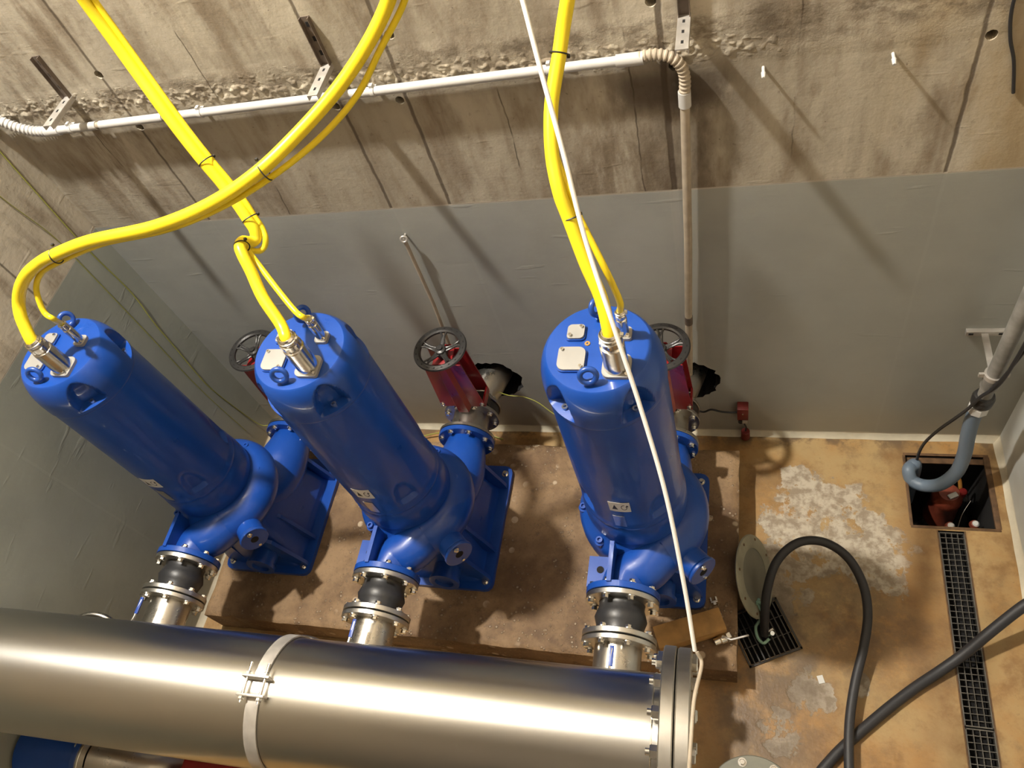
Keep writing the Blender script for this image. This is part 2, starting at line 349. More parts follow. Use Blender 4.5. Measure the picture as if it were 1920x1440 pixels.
def slab(name, outer, holes, to3, out, mats):
    """planar wall or floor with real openings. holes: (loop, depth, material index of walls, of cap or None)"""
    bm = B(); edges = []
    def loop(pts):
        vs_ = [bm.verts.new(to3(*p)) for p in pts]; es = [bm.edges.new((vs_[i], vs_[(i+1) % len(vs_)])) for i in range(len(vs_))]
        edges.extend(es); return vs_
    loop(outer); hs = [(loop(h[0]), *h[1:]) for h in holes]
    nrm = Vector(out); bmesh.ops.triangle_fill(bm, use_beauty=True, use_dissolve=False, edges=edges, normal=nrm)
    for vs_, d, mi, cap in hs:
        lo = [bm.verts.new(v.co-nrm*d) for v in vs_]
        for i in range(len(vs_)):
            j = (i+1) % len(vs_); bm.faces.new((vs_[i], vs_[j], lo[j], lo[i])).material_index = mi
        if cap is not None: bm.faces.new(lo).material_index = cap
    me = bpy.data.meshes.new(name); bm.to_mesh(me); bm.free()
    for m in mats: me.materials.append(m)
    o = bpy.data.objects.new(name, me); COL.objects.link(o); o['kind'] = 'structure'; return o
def circ(cx, cy, r, n=20, jag=0, seed=0):
    rnd = random.Random(seed); return [(cx+math.cos(2*PI*i/n)*(r+rnd.uniform(-jag, jag)), cy+math.sin(2*PI*i/n)*(r+rnd.uniform(-jag, jag))) for i in range(n)]

# ------------------------------------------------------------ the room
XL, XR, ZT, YF = -3.44, 1.42, 9.5, -8.0
PUMP_X = (-2.9, -1.7, -.5); PZ = .25
holes = []
for x, z in ((-2.694, 2.967), (-2.687, 2.689), (-1.379, 2.681), (-.323, 2.962), (-1.674, 2.684), (-1.312, 2.97), (.781, 2.686), (-.262, 2.70)):
    holes.append((circ(x, z, .0195, 20, .0015, 3), .05, 0, 1))
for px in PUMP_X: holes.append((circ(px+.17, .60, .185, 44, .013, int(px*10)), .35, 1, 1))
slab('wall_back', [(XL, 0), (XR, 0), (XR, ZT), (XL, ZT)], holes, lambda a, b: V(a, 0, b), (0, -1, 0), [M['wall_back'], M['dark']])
slab('wall_left', [(YF, 0), (0, 0), (0, ZT), (YF, ZT)], [], lambda a, b: V(XL, a, b), (1, 0, 0), [M['wall_side']])
slab('wall_right', [(YF, 0), (0, 0), (0, ZT), (YF, ZT)], [], lambda a, b: V(XR, a, b), (-1, 0, 0), [M['wall_right']])
slab('wall_front', [(XL, 0), (XR, 0), (XR, ZT), (XL, ZT)], [], lambda a, b: V(a, YF, b), (0, 1, 0), [M['dim']])
slab('ceiling', [(XL, YF), (XR, YF), (XR, 0), (XL, 0)], [], lambda a, b: V(a, b, ZT), (0, 0, -1), [M['dim']])
GR = (.10, -1.26, math.radians(26), .145)     # small gully: centre, turn, half size
def gsq(h): return [(GR[0]+math.cos(GR[2]+a)*h*1.414, GR[1]+math.sin(GR[2]+a)*h*1.414) for a in (PI/4, 3*PI/4, 5*PI/4, 7*PI/4)]
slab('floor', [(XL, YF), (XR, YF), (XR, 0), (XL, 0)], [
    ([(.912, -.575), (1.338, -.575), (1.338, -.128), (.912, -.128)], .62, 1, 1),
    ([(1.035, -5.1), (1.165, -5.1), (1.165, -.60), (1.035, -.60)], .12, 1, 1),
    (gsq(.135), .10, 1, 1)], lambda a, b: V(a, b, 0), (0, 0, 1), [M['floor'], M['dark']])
# mortar fillets along the wall feet
for nm, a, b, n_ in (('trim_1', (XL, 0), (XR, 0), (0, -1)), ('trim_2', (XR, 0), (XR, YF), (-1, 0)), ('trim_3', (XL, YF), (XL, 0), (1, 0))):
    bm = B(); K = 160; rows = []
    for i in range(K+1):
        t = i/K; x = a[0]+(b[0]-a[0])*t; y = a[1]+(b[1]-a[1])*t; w = .028+.010*noise.noise(V(x*4, y*4, 1)); h = .034+.012*noise.noise(V(x*5, y*5, 7))
        rows.append([bm.verts.new((x, y, h)), bm.verts.new((x+n_[0]*w*.35, y+n_[1]*w*.35, h*.4)), bm.verts.new((x+n_[0]*w, y+n_[1]*w, .0005))])
    for r0, r1 in zip(rows[:-1], rows[1:]):
        for k in range(2): bm.faces.new((r0[k], r0[k+1], r1[k+1], r1[k]))
    tag(obj(nm, bm, simple('pale_mortar', (.50, .45, .34), .75, bump=.4, var=.15)), kind='structure')
# spalled pour joint: real relief on the back wall
def joint_strip():
    bm = B(); nx, nz = 1300, 72; x0, x1, z0, z1 = XL+.002, XR-.002, 2.60, 2.90; g = []
    for i in range(nx+1):
        row = []
        x = x0+(x1-x0)*i/nx; fall = -.028*(x+1.2)      # the joint drops a little to the right
        for k in range(nz+1):
            z = z0+(z1-z0)*k/nz; c = 2.815+fall*.9
            e = max(0, 1-abs(z-c+.02)/.13); e2 = max(0, 1-abs(z-c+.035)/.055)
            a = noise.fractal(V(x*24, 1, z*44), 1, 2.2, 4); b = noise.noise(V(x*60, 5, z*100)); d = noise.noise(V(x*2.2, 9, 3))
            amp = 1.0-.85*min(1, max(0, (x+.1)/.35))
            h = -.0012+amp*(e**1.5)*max(0, a*.6+b*.35+.02+.15*d)*.013+amp*e2*max(0, noise.noise(V(x*40, 3, z*36))+.1)*.012
            if abs(z-(2.742+(x+3.0)*.0105)) < .028: h = min(h, .006)
            if k in (0, nz) or i in (0, nx): h = -.004
            # leave the tie holes open
            for hx, hz in ((-2.687, 2.689), (-1.379, 2.681), (-1.674, 2.684), (.781, 2.686), (-.262, 2.70)):
                if (x-hx)**2+(z-hz)**2 < .030**2: h = -.004
            row.append(bm.verts.new((x, -h, z)))
        g.append(row)
    for i in range(nx):
        for k in range(nz):
            f = [g[i][k], g[i+1][k], g[i+1][k+1], g[i][k+1]]
            if max(-v.co.y for v in f) > -.001: bm.faces.new(f)
    for v in [v for v in bm.verts if not v.link_faces]: bm.verts.remove(v)
    tag(obj('trim_4', bm, M['wall_back'], smooth=60), kind='structure')
joint_strip()
# plinth
def plinth():
    bm = B(); nx, ny = 150, 66; x0, x1, y0, y1 = -3.26, -.035, -1.545, -.262; g = []
    for i in range(nx+1):
        row = []
        for k in range(ny+1):
            x = x0+(x1-x0)*i/nx; y = y0+(y1-y0)*k/ny; e = min(i, nx-i, k, ny-k)
            z = PZ-.002+.006*noise.fractal(V(x*7, y*7, 2), 1, 2, 5)-(.012 if e == 0 else 0)
            if e == 0: x += .006*noise.noise(V(x*9, y*9, 4)); y += .008*noise.noise(V(x*9, y*9, 8))
            row.append(bm.verts.new((x, y, z)))
        g.append(row)
    for i in range(nx):
        for k in range(ny): bm.faces.new((g[i][k], g[i+1][k], g[i+1][k+1], g[i][k+1]))
    rim = [g[i][0] for i in range(nx+1)]+[g[nx][k] for k in range(1, ny+1)]+[g[i][ny] for i in range(nx-1, -1, -1)]+[g[0][k] for k in range(ny-1, 0, -1)]
    lo = [bm.verts.new((v.co.x, v.co.y, 0)) for v in rim]
    for i in range(len(rim)): bm.faces.new((rim[i], rim[(i+1) % len(rim)], lo[(i+1) % len(rim)], lo[i]))
    tag(obj('concrete_plinth', bm, M['plinth'], smooth=50), 'long brown concrete plinth on the floor carrying the three blue pumps', 'plinth')
plinth()

# ------------------------------------------------------------ pump
def bolt_mesh(name, r, parent, p, axis, hh=None, mat='bolt'):
    bm = B(); hh = hh or r*1.1
    cyl(bm, V(0, 0, 0), V(0, 0, r*.25), r*1.5, seg=16); hexp(bm, (0, 0, r*.25), (0, 0, 1), r, hh)
    o = obj(name, bm, M[mat], parent); o.matrix_local = frame_to(p, axis); return o
def more(o, p, axis, parent=None):
    c = o.copy(); COL.objects.link(c); c.parent = parent or o.parent; c.matrix_local = frame_to(p, axis); return c
def bolts(parent, c, axis, R, n, r, a0=0, name='bolt', axis_out=None, hh=None):
    f = frame_to(c, axis); first = None
    for i in range(n):
        a = a0+2*PI*i/n; p = f @ V(R*math.cos(a), R*math.sin(a), 0)
        if first is None: first = bolt_mesh(name, r, parent, p, axis_out or axis, hh)
        else: more(first, p, axis_out or axis)
def rounded_plate(s, r1, r2, n=6):   # square with two small and two large corners
    out = []
    for cx, cy, r, a0 in ((1, 1, r2, 0), (-1, 1, r1, 90), (-1, -1, r2, 180), (1, -1, r1, 270)):
        for i in range(n+1):
            a = math.radians(a0+90*i/n); out.append((cx*(s-r)+r*math.cos(a), cy*(s-r)+r*math.sin(a)))
    return out
pump_labels = ['leftmost of the three blue motor pumps, by the left wall', 'middle blue motor pump, red valve yoke standing behind its right shoulder', 'rightmost blue motor pump, the white cord passing in front of it']
def make_pump():
    t = thing('sewage_pump', pump_labels[0], 'pump', (PUMP_X[0], -1.0, PZ), 'blue dry pit pumps on the plinth')
    # motor shell with bolt pockets at both ends
    seg = 144; prof = [(.17, .80), (.225, .815), (.238, .83), (.242, .86), (.242, .93), (.238, .97), (.232, .99), (.236, 1.0), (.236, 1.015)]
    prof += [(.231, 1.03+.02*i) for i in range(14)] + [(.231-.006*i/14, 1.30+.04*i) for i in range(15)]
    bm = B(); R_ = lathe(bm, prof+[(.20, 1.862)], Matrix(), seg)
    def pocket(bm, centers, z_lip, z_far, hw, depth):
        for v in bm.verts:
            r = math.hypot(v.co.x, v.co.y)
            if r < .16: continue
            a = math.atan2(v.co.y, v.co.x)
            for c in centers:
                da = abs((a-c+PI) % (2*PI)-PI)
                s = (v.co.z-z_lip)/(z_far-z_lip)
                if 0 <= s <= 1:
                    w = hw*math.sqrt(max(0, 1-s*s))
                    if da < w:
                        k = min(1, (w-da)/.13); k = k*k*(3-2*k); q_ = 1 if s < .55 else (1-s)/.45; rr = r-depth*k*q_*(2-q_); v.co.x *= rr/r; v.co.y *= rr/r
    CP = [math.radians(a) for a in (-50, -131, 38, 130)]
    pocket(bm, [math.radians(a) for a in (-48, -142, 40, 130)], 1.06, 1.23, .27, .022)
    obj('motor_shell', bm, M['blue'], t, smooth=32)
    bm = B(); cp = [(.21, 1.855), (.2255, 1.858)]+[(.2285, 1.865+.0125*i) for i in range(5)]
    for i in range(30):
        a = i/29*math.radians(62); cp.append((.1570+.0715*math.cos(a), 1.915+.153*math.sin(a)))
    cp += [(.188, 2.052), (.12, 2.052), (0, 2.052)]
    cp2 = []
    for (r0, h0), (r1, h1) in zip(cp[:-1], cp[1:]):
        k = 2 if (h1-h0) > .004 else 1
        for j in range(k): cp2.append((r0+(r1-r0)*j/k, h0+(h1-h0)*j/k))
    cp2.append(cp[-1]); lathe(bm, cp2, Matrix(), 240)
    pocket(bm, CP, 1.885, 2.035, .33, .046)
    cap = obj('motor_cap', bm, M['blue'], t, smooth=28)
    f = None
    for a in CP:
        p = V(math.cos(a)*.198, math.sin(a)*.198, 1.884)
        if f is None:
            bb = B(); lathe(bb, [(0, .004), (.006, .004), (.006, .014), (.012, .014), (.012, 0)], Matrix(), 16); f = obj('cap_screw', bb, M['bolt'], cap, p)
        else: c = f.copy(); COL.objects.link(c); c.parent = cap; c.location = p
    # cover plates, plug, glands, eyes on the top face
    Zt = 2.052
    def cover(c, s, rot):
        m = Matrix.Translation((c[0], c[1], 0)) @ Matrix.Rotation(rot, 4, 'Z')
        bb = B(); pl = rounded_plate(s+.004, .012, s*.55); vsb = [m @ V(x, y, Zt-.004) for x, y in pl]; 
        a = [bb.verts.new(v) for v in vsb]; b = [bb.verts.new(v+V(0, 0, .012)) for v in vsb]; bb.faces.new(b)
        for i in range(len(a)): bb.faces.new((a[i], a[(i+1) % len(a)], b[(i+1) % len(a)], b[i]))
        obj('cover_seat', bb, M['blue'], t)
        bb = B(); pl = rounded_plate(s, .012, s*.55); a = [bb.verts.new(m @ V(x, y, Zt+.008)) for x, y in pl]; b = [bb.verts.new(m @ V(x, y, Zt+.016)) for x, y in pl]
        bb.faces.new(b); bb.faces.new(a[::-1])
        for i in range(len(a)): bb.faces.new((a[i], a[(i+1) % len(a)], b[(i+1) % len(a)], b[i]))
        o = obj('cover_plate', bb, M['cover'], t); tag(o, 'grey blanking plate on the blue motor cap')
        for sx in (-1, 1):
            p = m @ V(-sx*(s-.012), sx*(s-.012), Zt+.016)
            bb = B(); lathe(bb, [(.0065, 0), (.0065, .008), (.0035, .008), (.0035, .003), (0, .003)], Matrix(), 16); obj('cap_screw', bb, M['bolt'], o, p)
    cover((-.088, -.055), .049, 0); cover((-.085, .063), .031, PI/2)
    bb = B(); lathe(bb, [(.010, 0), (.010, .003), (.004, .003), (.003, -.002), (0, -.002)], Matrix.Translation((-.040, .018, Zt)), 20); tag(obj('oil_plug', bb, M['brass'], t), 'small brass plug')
    def gland(c, rb, h, s, rot, cr):
        m = Matrix.Translation((c[0], c[1], 0)) @ Matrix.Rotation(rot, 4, 'Z')
        bb = B(); pl = rounded_plate(s, .012, s*.55); a = [bb.verts.new(m @ V(x, y, Zt-.003)) for x, y in pl]; b = [bb.verts.new(m @ V(x, y, Zt+.014)) for x, y in pl]
        bb.faces.new(b)
        for i in range(len(a)): bb.faces.new((a[i], a[(i+1) % len(a)], b[(i+1) % len(a)], b[i]))
        o = obj('gland_flange', bb, M['cover'], t)
        for sx in (-1, 1):
            p = m @ V(-sx*(s-.012), sx*(s-.012), Zt+.014)
            q = B(); lathe(q, [(.0065, 0), (.0065, .008), (.0035, .008), (.0035, .003), (0, .003)], Matrix(), 16); obj('cap_screw', q, M['bolt'], o, p)
        bb = B(); m2 = Matrix.Translation((c[0], c[1], Zt+.012))
        lathe(bb, [(rb*1.04, 0), (rb, .006), (rb, h*.62), (rb*.97, h*.66), (rb*.80, h*.68), (rb*.80, h*.72), (rb*.9, h*.73), (rb*.9, h*.84), (rb*.78, h*.85), (rb*.78, h*.97), (cr*1.12, h), (cr*.98, h), (cr*.98, h-.02)], m2, 36)
        g_ = obj('cable_gland', bb, M['bright'], t); tag(g_, 'shiny steel cable gland')
        bb = B(); hexp(bb, (c[0], c[1], Zt+.012+h*.735), (0, 0, 1), rb*.98, h*.10); obj('gland_nut', bb, M['bright'], g_)
        bb = B(); torus(bb, (c[0], c[1], Zt+.012+h*.92), (0, 0, 1), rb*.80, .0035, 32, 8); box(bb, (c[0]+rb*.9, c[1], Zt+.012+h*.92), (.014, .012, .012)); obj('hose_clip', bb, M['bolt'], g_)
    gland((.075, -.085), .043, .190, .050, 0, .0245); gland((.088, .055), .020, .125, .028, 0, .0115)
    for cx, cy, rr in ((-.012, -.150, .2), (-.015, .148, 1.1)):
        bb = B(); cyl(bb, (cx, cy, Zt-.002), (cx, cy, Zt+.014), .017, .014, 20); torus(bb, (cx, cy, Zt+.044), (math.sin(rr), -math.cos(rr), .35), .028, .0105, 36, 12)
        obj('lifting_eye', bb, M['blue_d'], t)
    # labels on the shell front
    def patch(a0, z0, z1, w, r, mi_mat, name, lab=None, th=.0012, n=10):
        bb = B(); rows = []
        for i in range(n+1):
            a = a0+(i/n-.5)*w/r; rows.append([bb.verts.new((math.cos(a)*rr, math.sin(a)*rr, z)) for z in (z0, z1) for rr in (r, r+th)])
        for p, q in zip(rows[:-1], rows[1:]):
            bb.faces.new((p[1], q[1], q[3], p[3])); bb.faces.new((p[0], q[0], q[1], p[1])); bb.faces.new((p[2], q[2], q[3], p[3]))
        bb.faces.new((rows[0][0], rows[0][1], rows[0][3], rows[0][2])); bb.faces.new((rows[-1][0], rows[-1][1], rows[-1][3], rows[-1][2]))
        o = obj(name, bb, mi_mat, t)
        if lab: tag(o, lab)
        return o
    A = math.radians(-92)
    st = patch(A, 1.185, 1.272, .092, .2325, M['white'], 'warning_sticker', 'white warning sticker with a black triangle and a round arrow')
    bb = B(); r = .2343
    def onsh(u, z): a = A+u/r; return V(math.cos(a)*r, math.sin(a)*r, z)
    tri = [(-.033, 1.207), (-.007, 1.207), (-.020, 1.250)]
    bb.faces.new([bb.verts.new(onsh(*p)) for p in tri])
    for i in range(20):
        if i in (1, 2, 3): continue
        a0, a1 = 2*PI*i/20, 2*PI*(i+1)/20
        bb.faces.new([bb.verts.new(onsh(.020+rr*math.cos(a)*.8, 1.2285+rr*math.sin(a)*1.4)) for a, rr in ((a0, .013), (a1, .013), (a1, .0165), (a0, .0165))])
    bb.faces.new([bb.verts.new(onsh(*p)) for p in ((.026, 1.232), (.040, 1.236), (.034, 1.252))])
    obj('sticker_print', bb, M['black'], st)
    patch(math.radians(-96), 1.03, 1.135, .052, .2325, M['satin'], 'rating_plate', 'small square steel rating plate')
    # volute
    bm = B(); path = []; rad = []
    n = 60
    for i in range(n+1):
        s = i/n; a = math.radians(205-265*s); Rp = .21+.015*s; path.append(V(Rp*math.cos(a), Rp*math.sin(a), .70)); rad.append(.078+.048*s)
    e = path[-1]; tail = smooth_path([path[-2], e, (.055, -.285, .70), (-.01, -.335, .70), (-.035, -.385, .70), (-.04, -.425, .70)], 7)[8:]
    path += tail; rad += [.123-(.123-.108)*min(1, i/14) for i in range(len(tail))]
    tube(bm, path, 0, 28, rf=lambda s: rad[min(len(rad)-1, int(round(s*(len(path)-1))))])
    lathe(bm, [(0, .56), (.24, .57), (.285, .60), (.29, .66), (.285, .735), (.27, .765), (.245, .79), (.235, .82), (.20, .83), (0, .83)], Matrix(), 64)
    obj('volute', bm, M['blue'], t, smooth=45)
    # ribs between motor foot and discharge flange
    bm = B(); box(bm, (-.085, -.335, .80), (.020, .19, .15)); obj('rib', bm, M['blue'], t)
    bm = B(); box(bm, (-.150, -.345, .735), (.115, .15, .016)); box(bm, (-.200, -.345, .69), (.016, .15, .10)); w = obj('web_plate', bm, M['blue'], t)
    bm = B(); cyl(bm, (-.150, -.335, .742), (-.150, -.335, .746), .017, seg=20); tag(obj('web_hole', bm, M['dark'], w), 'dark drilled hole')
    # boss and hand hole cover
    bm = B(); ax = V(.72, -.68, .10).normalized(); c0 = V(.17, -.15, .67); cyl(bm, c0, c0+ax*.185, .068, .072, 32, bev=.006); obj('handhole_boss', bm, M['blue'], t)
    bm = B(); cyl(bm, c0+ax*.187, c0+ax*.205, .078, seg=36, bev=.004); hc = obj('handhole_cover', bm, M['blue_d'], t)
    bb = B(); cyl(bb, c0+ax*.205, c0+ax*.2065, .022, seg=24); obj('cover_recess', bb, M['dark'], hc)
    for s in (-1, 1): bolt_mesh('nut', .009, hc, c0+ax*.205+V(0, 0, s*.056), ax)
    # large screws round the motor foot
    f = None
    for a in (-172, -128, -75, -25, 20, 65, 110, 155):
        a = math.radians(a); p = V(math.cos(a)*.262, math.sin(a)*.262, .765)
        if f is None:
            bb = B(); lathe(bb, [(.024, 0), (.024, .012), (.016, .016), (.016, .034), (.009, .034), (.008, .022), (0, .022)], Matrix(), 20); f = obj('foot_screw', bb, M['blue'], t, p)
        else: c = f.copy(); COL.objects.link(c); c.parent = t; c.location = p
    # discharge flange
    bm = B(); ring(bm, (-.04, -.420, .70), (0, -1, 0), .170, .100, .030, 56); obj('discharge_flange', bm, M['blue'], t)
    bolts(t, (-.04, -.420, .70), (0, 1, 0), .148, 8, .014, PI/8+.0, 'flange_bolt')
    # suction elbow with pedestal
    bm = B(); tube(bm, smooth_path([(0, 0, .60), (0, .02, .50), (.02, .10, .405), (.06, .25, .352), (.08, .42, .35), (.08, .545, .35)], 8), 0, 32, rf=lambda s: .165-.012*s-.042*max(0, (s-.72)/.28))
    obj('suction_elbow', bm, M['blue'], t, smooth=50)
    bm = B(); ring(bm, (.08, .540, .35), (0, 1, 0), .170, .095, .028, 56); obj('suction_flange', bm, M['blue'], t)
    bolts(t, (.08, .540, .35), (0, -1, 0), .148, 8, .013, PI/8, 'flange_bolt')
    bm = B(); lv = []
    for z, hx, y0, y1, rc in ((.03, .235, -.205, .45, .05), (.07, .215, -.19, .42, .05), (.30, .200, -.18, .38, .07), (.40, .175, -.17, .26, .09), (.58, .15, -.155, .14, .10)):
        r_ = []
        for cx, cy, a0 in ((1, 1, 0), (-1, 1, 90), (-1, -1, 180), (1, -1, 270)):
            for i in range(7):
                a = math.radians(a0+15*i); X = cx*(hx-rc); Y = (y1-rc) if cy > 0 else (y0+rc); r_.append(bm.verts.new((X+rc*math.cos(a), Y+rc*math.sin(a), z)))
        lv.append(r_)
    for a, b in zip(lv[:-1], lv[1:]):
        for i in range(len(a)): bm.faces.new((a[i], a[(i+1) % len(a)], b[(i+1) % len(a)], b[i]))
    bm.faces.new(lv[-1]); obj('pedestal', bm, M['blue'], t, smooth=50)
    bm = B(); prism(bm, [(x, y) for x, y in [(p[0], p[1]) for p in [(cx*(.30-.05)+.05*math.cos(math.radians(a)), (.505 if cy > 0 else -.20)+.05*math.sin(math.radians(a))) for cx, cy, a0 in ((1, 1, 0), (-1, 1, 90), (-1, -1, 180), (1, -1, 270)) for a in (a0, a0+30, a0+60, a0+90)]]], (0, 0, -.004), (0, 0, 1), .036, up=(0, 1, 0)); obj('base_plate', bm, M['blue'], t)
    for i, (x, y) in enumerate(((.255, .50), (.255, -.20), (-.255, -.20), (-.255, .50))):
        if i == 0: fb = bolt_mesh('anchor_bolt', .014, t, (x, y, .032), (0, 0, 1), .022)
        else: more(fb, (x, y, .032), (0, 0, 1))
    # fins of the pedestal that stand out beside the anchor bolts
    for sx in (-1, 1):
        for y in (.40, -.02, -.19):
            bm = B(); q = [(sx*.15, .03), (sx*.285, .03), (sx*.28, .07), (sx*.20, .36), (sx*.14, .40)]
            a = [bm.verts.new((u, y, z)) for u, z in q]; b = [bm.verts.new((u, y+.022, z)) for u, z in q]; bm.faces.new(a); bm.faces.new(b[::-1])
            for i in range(5): bm.faces.new((a[i], a[(i+1) % 5], b[(i+1) % 5], b[i]))
            obj('foot_rib', bm, M['blue'], t)
    bm = B(); cyl(bm, (.075, -.12, .19), (.075, -.265, .205), .080, .078, 36, bev=.004); lathe(bm, [(.055, 0), (.088, 0), (.088, .02), (.055, .02)], frame_to((.075, -.265, .205), (0, -1, .1)), 36, closed=True); obj('cleanout_boss', bm, M['blue_d'], t)
    return t
pump0 = make_pump()
for i, x in enumerate(PUMP_X):
    p = pump0 if i == 0 else copy_tree(pump0)
    p.location = (x, -1.0, PZ); p['label'] = pump_labels[i]

# ------------------------------------------------------------ discharge joint, spool, suction valve, built once at the left pump
def repeat(t, labels, dx=1.2):
    tag(t, labels[0]); out = [t]; base = t.location.copy()
    for i in (1, 2):
        c = copy_tree(t); c.location = base+V(dx*i, 0, 0); c['label'] = labels[i]; out.append(c)
    return out
where = ['of the leftmost blue pump', 'of the middle blue pump', 'of the rightmost blue pump']
x0 = PUMP_X[0]
t = thing('rubber_expansion_joint', '', 'pipe joint', (x0-.04, -1.45, .95), 'rubber expansion joints in front of the pumps')
bm = B(); ring(bm, (0, -.004, 0), (0, -1, 0), .168, .085, .024, 56); obj('backing_flange', bm, M['satin'], t)
bm = B(); ring(bm, (0, -.176, 0), (0, -1, 0), .168, .085, .024, 56); obj('backing_flange', bm, M['satin'], t)
bm = B(); lathe(bm, [(.10, -.002), (.122, 0), (.124, .004), (.105, .03), (.104, .05), (.112, .075), (.120, .10), (.112, .125), (.104, .15), (.104, .17), (.124, .198), (.122, .202), (.10, .204)], frame_to((0, 0, 0), (0, -1, 0)), 48); obj('bellows', bm, M['rubber'], t, smooth=70)
bolts(t, (0, -.028, 0), (0, -1, 0), .147, 8, .0145, PI/8, 'bolt')
bolts(t, (0, -.176, 0), (0, 1, 0), .147, 8, .0145, PI/8, 'bolt')
repeat(t, ['black rubber expansion joint on the outlet '+w for w in where])
t = thing('discharge_pipe', '', 'pipe', (x0-.04, -1.655, .95), 'stainless discharge pipes')
bm = B(); ring(bm, (0, -.002, 0), (0, -1, 0), .168, .10, .022, 56); obj('flange', bm, M['satin'], t)
bm = B()
tube(bm, smooth_path([(0, -.004, 0), (0, -.15, 0), (0, -.30, 0), (0, -.42, .02), (0, -.49, .09), (0, -.505, .18), (0, -.505, .262)], 8), .106, 40); obj('pipe_body', bm, M['steel'], t)
bolts(t, (0, -.024, 0), (0, -1, 0), .147, 8, .014, PI/8, 'bolt')
repeat(t, ['stainless pipe behind the large pipe, bolted to the outlet '+w for w in where])

sx = x0+.08; sz = .60
t = thing('suction_spool', '', 'pipe', (sx, -.43, sz), 'short flanged stainless suction spools')
bm = B(); ring(bm, (0, .0, 0), (0, 1, 0), .172, .10, .020, 56); obj('flange', bm, M['steel'], t)
bm = B(); cyl(bm, (0, .01, 0), (0, .16, 0), .110, seg=44); obj('pipe_body', bm, M['steel'], t)
bm = B(); ring(bm, (0, .148, 0), (0, 1, 0), .172, .10, .020, 56); obj('flange', bm, M['steel'], t)
bolts(t, (0, .146, 0), (0, -1, 0), .147, 8, .013, PI/8, 'bolt')
repeat(t, ['flanged stainless spool joining the back '+w+' to its valve' for w in where])
t = thing('gate_valve', '', 'valve', (sx, -.259, sz), 'red knife gate valves along the back wall')
bm = B(); cyl(bm, (0, -.002, 0), (0, .058, 0), .158, seg=48, bev=.003); box(bm, (0, .028, .13), (.27, .056, .10)); obj('valve_body', bm, M['iron'], t)
bm = B()
# two red yoke plates with a folded rib, joined by a head
for yy, sgn in ((-.036, -1), (.074, 1)):
    hw0, hw1, z0_, z1_ = .140, .112, .165, .590
    pts = [(-hw0, 0), (-.052, 0), (-.030, .045), (.030, .045), (.052, 0), (hw0, 0)]
    lo = []; hi = []
    for th in (0, .006):
        lo.append([bm.verts.new((x, yy+sgn*(d*.55+th), z0_-(.03 if d else 0))) for x, d in pts]); hi.append([bm.verts.new((x*hw1/hw0, yy+sgn*(d*.55+th), z1_)) for x, d in pts])
    for k in range(2):
        for i in range(5): bm.faces.new((lo[k][i], lo[k][i+1], hi[k][i+1], hi[k][i]))
    for i in range(5): bm.faces.new((lo[0][i], lo[0][i+1], lo[1][i+1], lo[1][i])); bm.faces.new((hi[0][i], hi[0][i+1], hi[1][i+1], hi[1][i]))
    for e_ in (0, 5): bm.faces.new((lo[0][e_], lo[1][e_], hi[1][e_], hi[0][e_]))
box(bm, (0, .019, .592), (.11, .118, .014), bev=.003); box(bm, (-.134, .019, .18), (.012, .110, .05)); box(bm, (.134, .019, .18), (.012, .110, .05))
yk = obj('yoke', bm, M['red'], t)
for x in (-.125, .125): bolt_mesh('yoke_bolt', .010, yk, (x, -.042, .19), (0, -1, 0))
bm = B(); cyl(bm, (0, .02, .14), (0, .02, .66), .013, seg=16); cyl(bm, (0, .02, .595), (0, .02, .66), .028, .022, 24); obj('stem', bm, M['iron'], t)
# handwheel
bm = B(); c = V(0, .02, .660); seg = 72
lathe(bm, [(.113, -.003), (.121, -.011), (.146, -.006), (.154, .002), (.149, .010), (.124, .014), (.115, .008)], Matrix.Translation(c), seg, closed=True)
lathe(bm, [(0, -.02), (.034, -.02), (.036, .0), (.030, .020), (.016, .024), (.015, .034), (0, .034)], Matrix.Translation(c-V(0, 0, .018)), 30)
for k in range(5):
    a = math.radians(72*k+20); d = V(math.cos(a), math.sin(a), 0); n_ = V(-d.y, d.x, 0)
    for s_ in (-1, 1):
        tube(bm, smooth_path([c+d*.026+n_*.012*s_+V(0, 0, -.014), c+d*.06+n_*.008*s_+V(0, 0, -.012), c+d*.10+n_*.010*s_, c+d*.124+n_*.024*s_+V(0, 0, .002)], 4), .006, 8)
    a_ = [bm.verts.new(c+d*r_+n_*w_+V(0, 0, z_)) for r_, w_, z_ in ((.02, .011, -.012), (.10, .010, -.001), (.10, -.010, -.001), (.02, -.011, -.012))]
    b_ = [bm.verts.new(v.co-V(0, 0, .007)) for v in a_]
    bm.faces.new(a_); bm.faces.new(b_[::-1])
    for i in range(4): bm.faces.new((a_[i], a_[(i+1) % 4], b_[(i+1) % 4], b_[i]))
hw = obj('handwheel', bm, M['iron'], t); tag(hw, 'black five spoked handwheel')
bm = B()
for k in range(20):
    a = 2*PI*k/20; m = Matrix.Translation(c) @ Matrix.Rotation(a, 4, 'Z'); box(bm, (.136, 0, .0115), (.005, .011, .003), m)
obj('rim_slots', bm, M['dark'], hw)
vlab = ['black handwheel on a red yoke, mostly hidden behind the middle blue pump', 'fully visible red gate valve with black handwheel right of the middle pump', 'red gate valve half hidden behind the right blue pump']
valves = repeat(t, vlab)
t = thing('inlet_pipe', '', 'pipe', (sx, -.200, sz), 'stainless inlet bends entering the wall openings')
bm = B(); ring(bm, (0, 0, 0), (0, 1, 0), .168, .10, .02, 56); obj('flange', bm, M['steel'], t)
bolts(t, (0, .02, 0), (0, 1, 0), .147, 8, .013, PI/8, 'bolt')
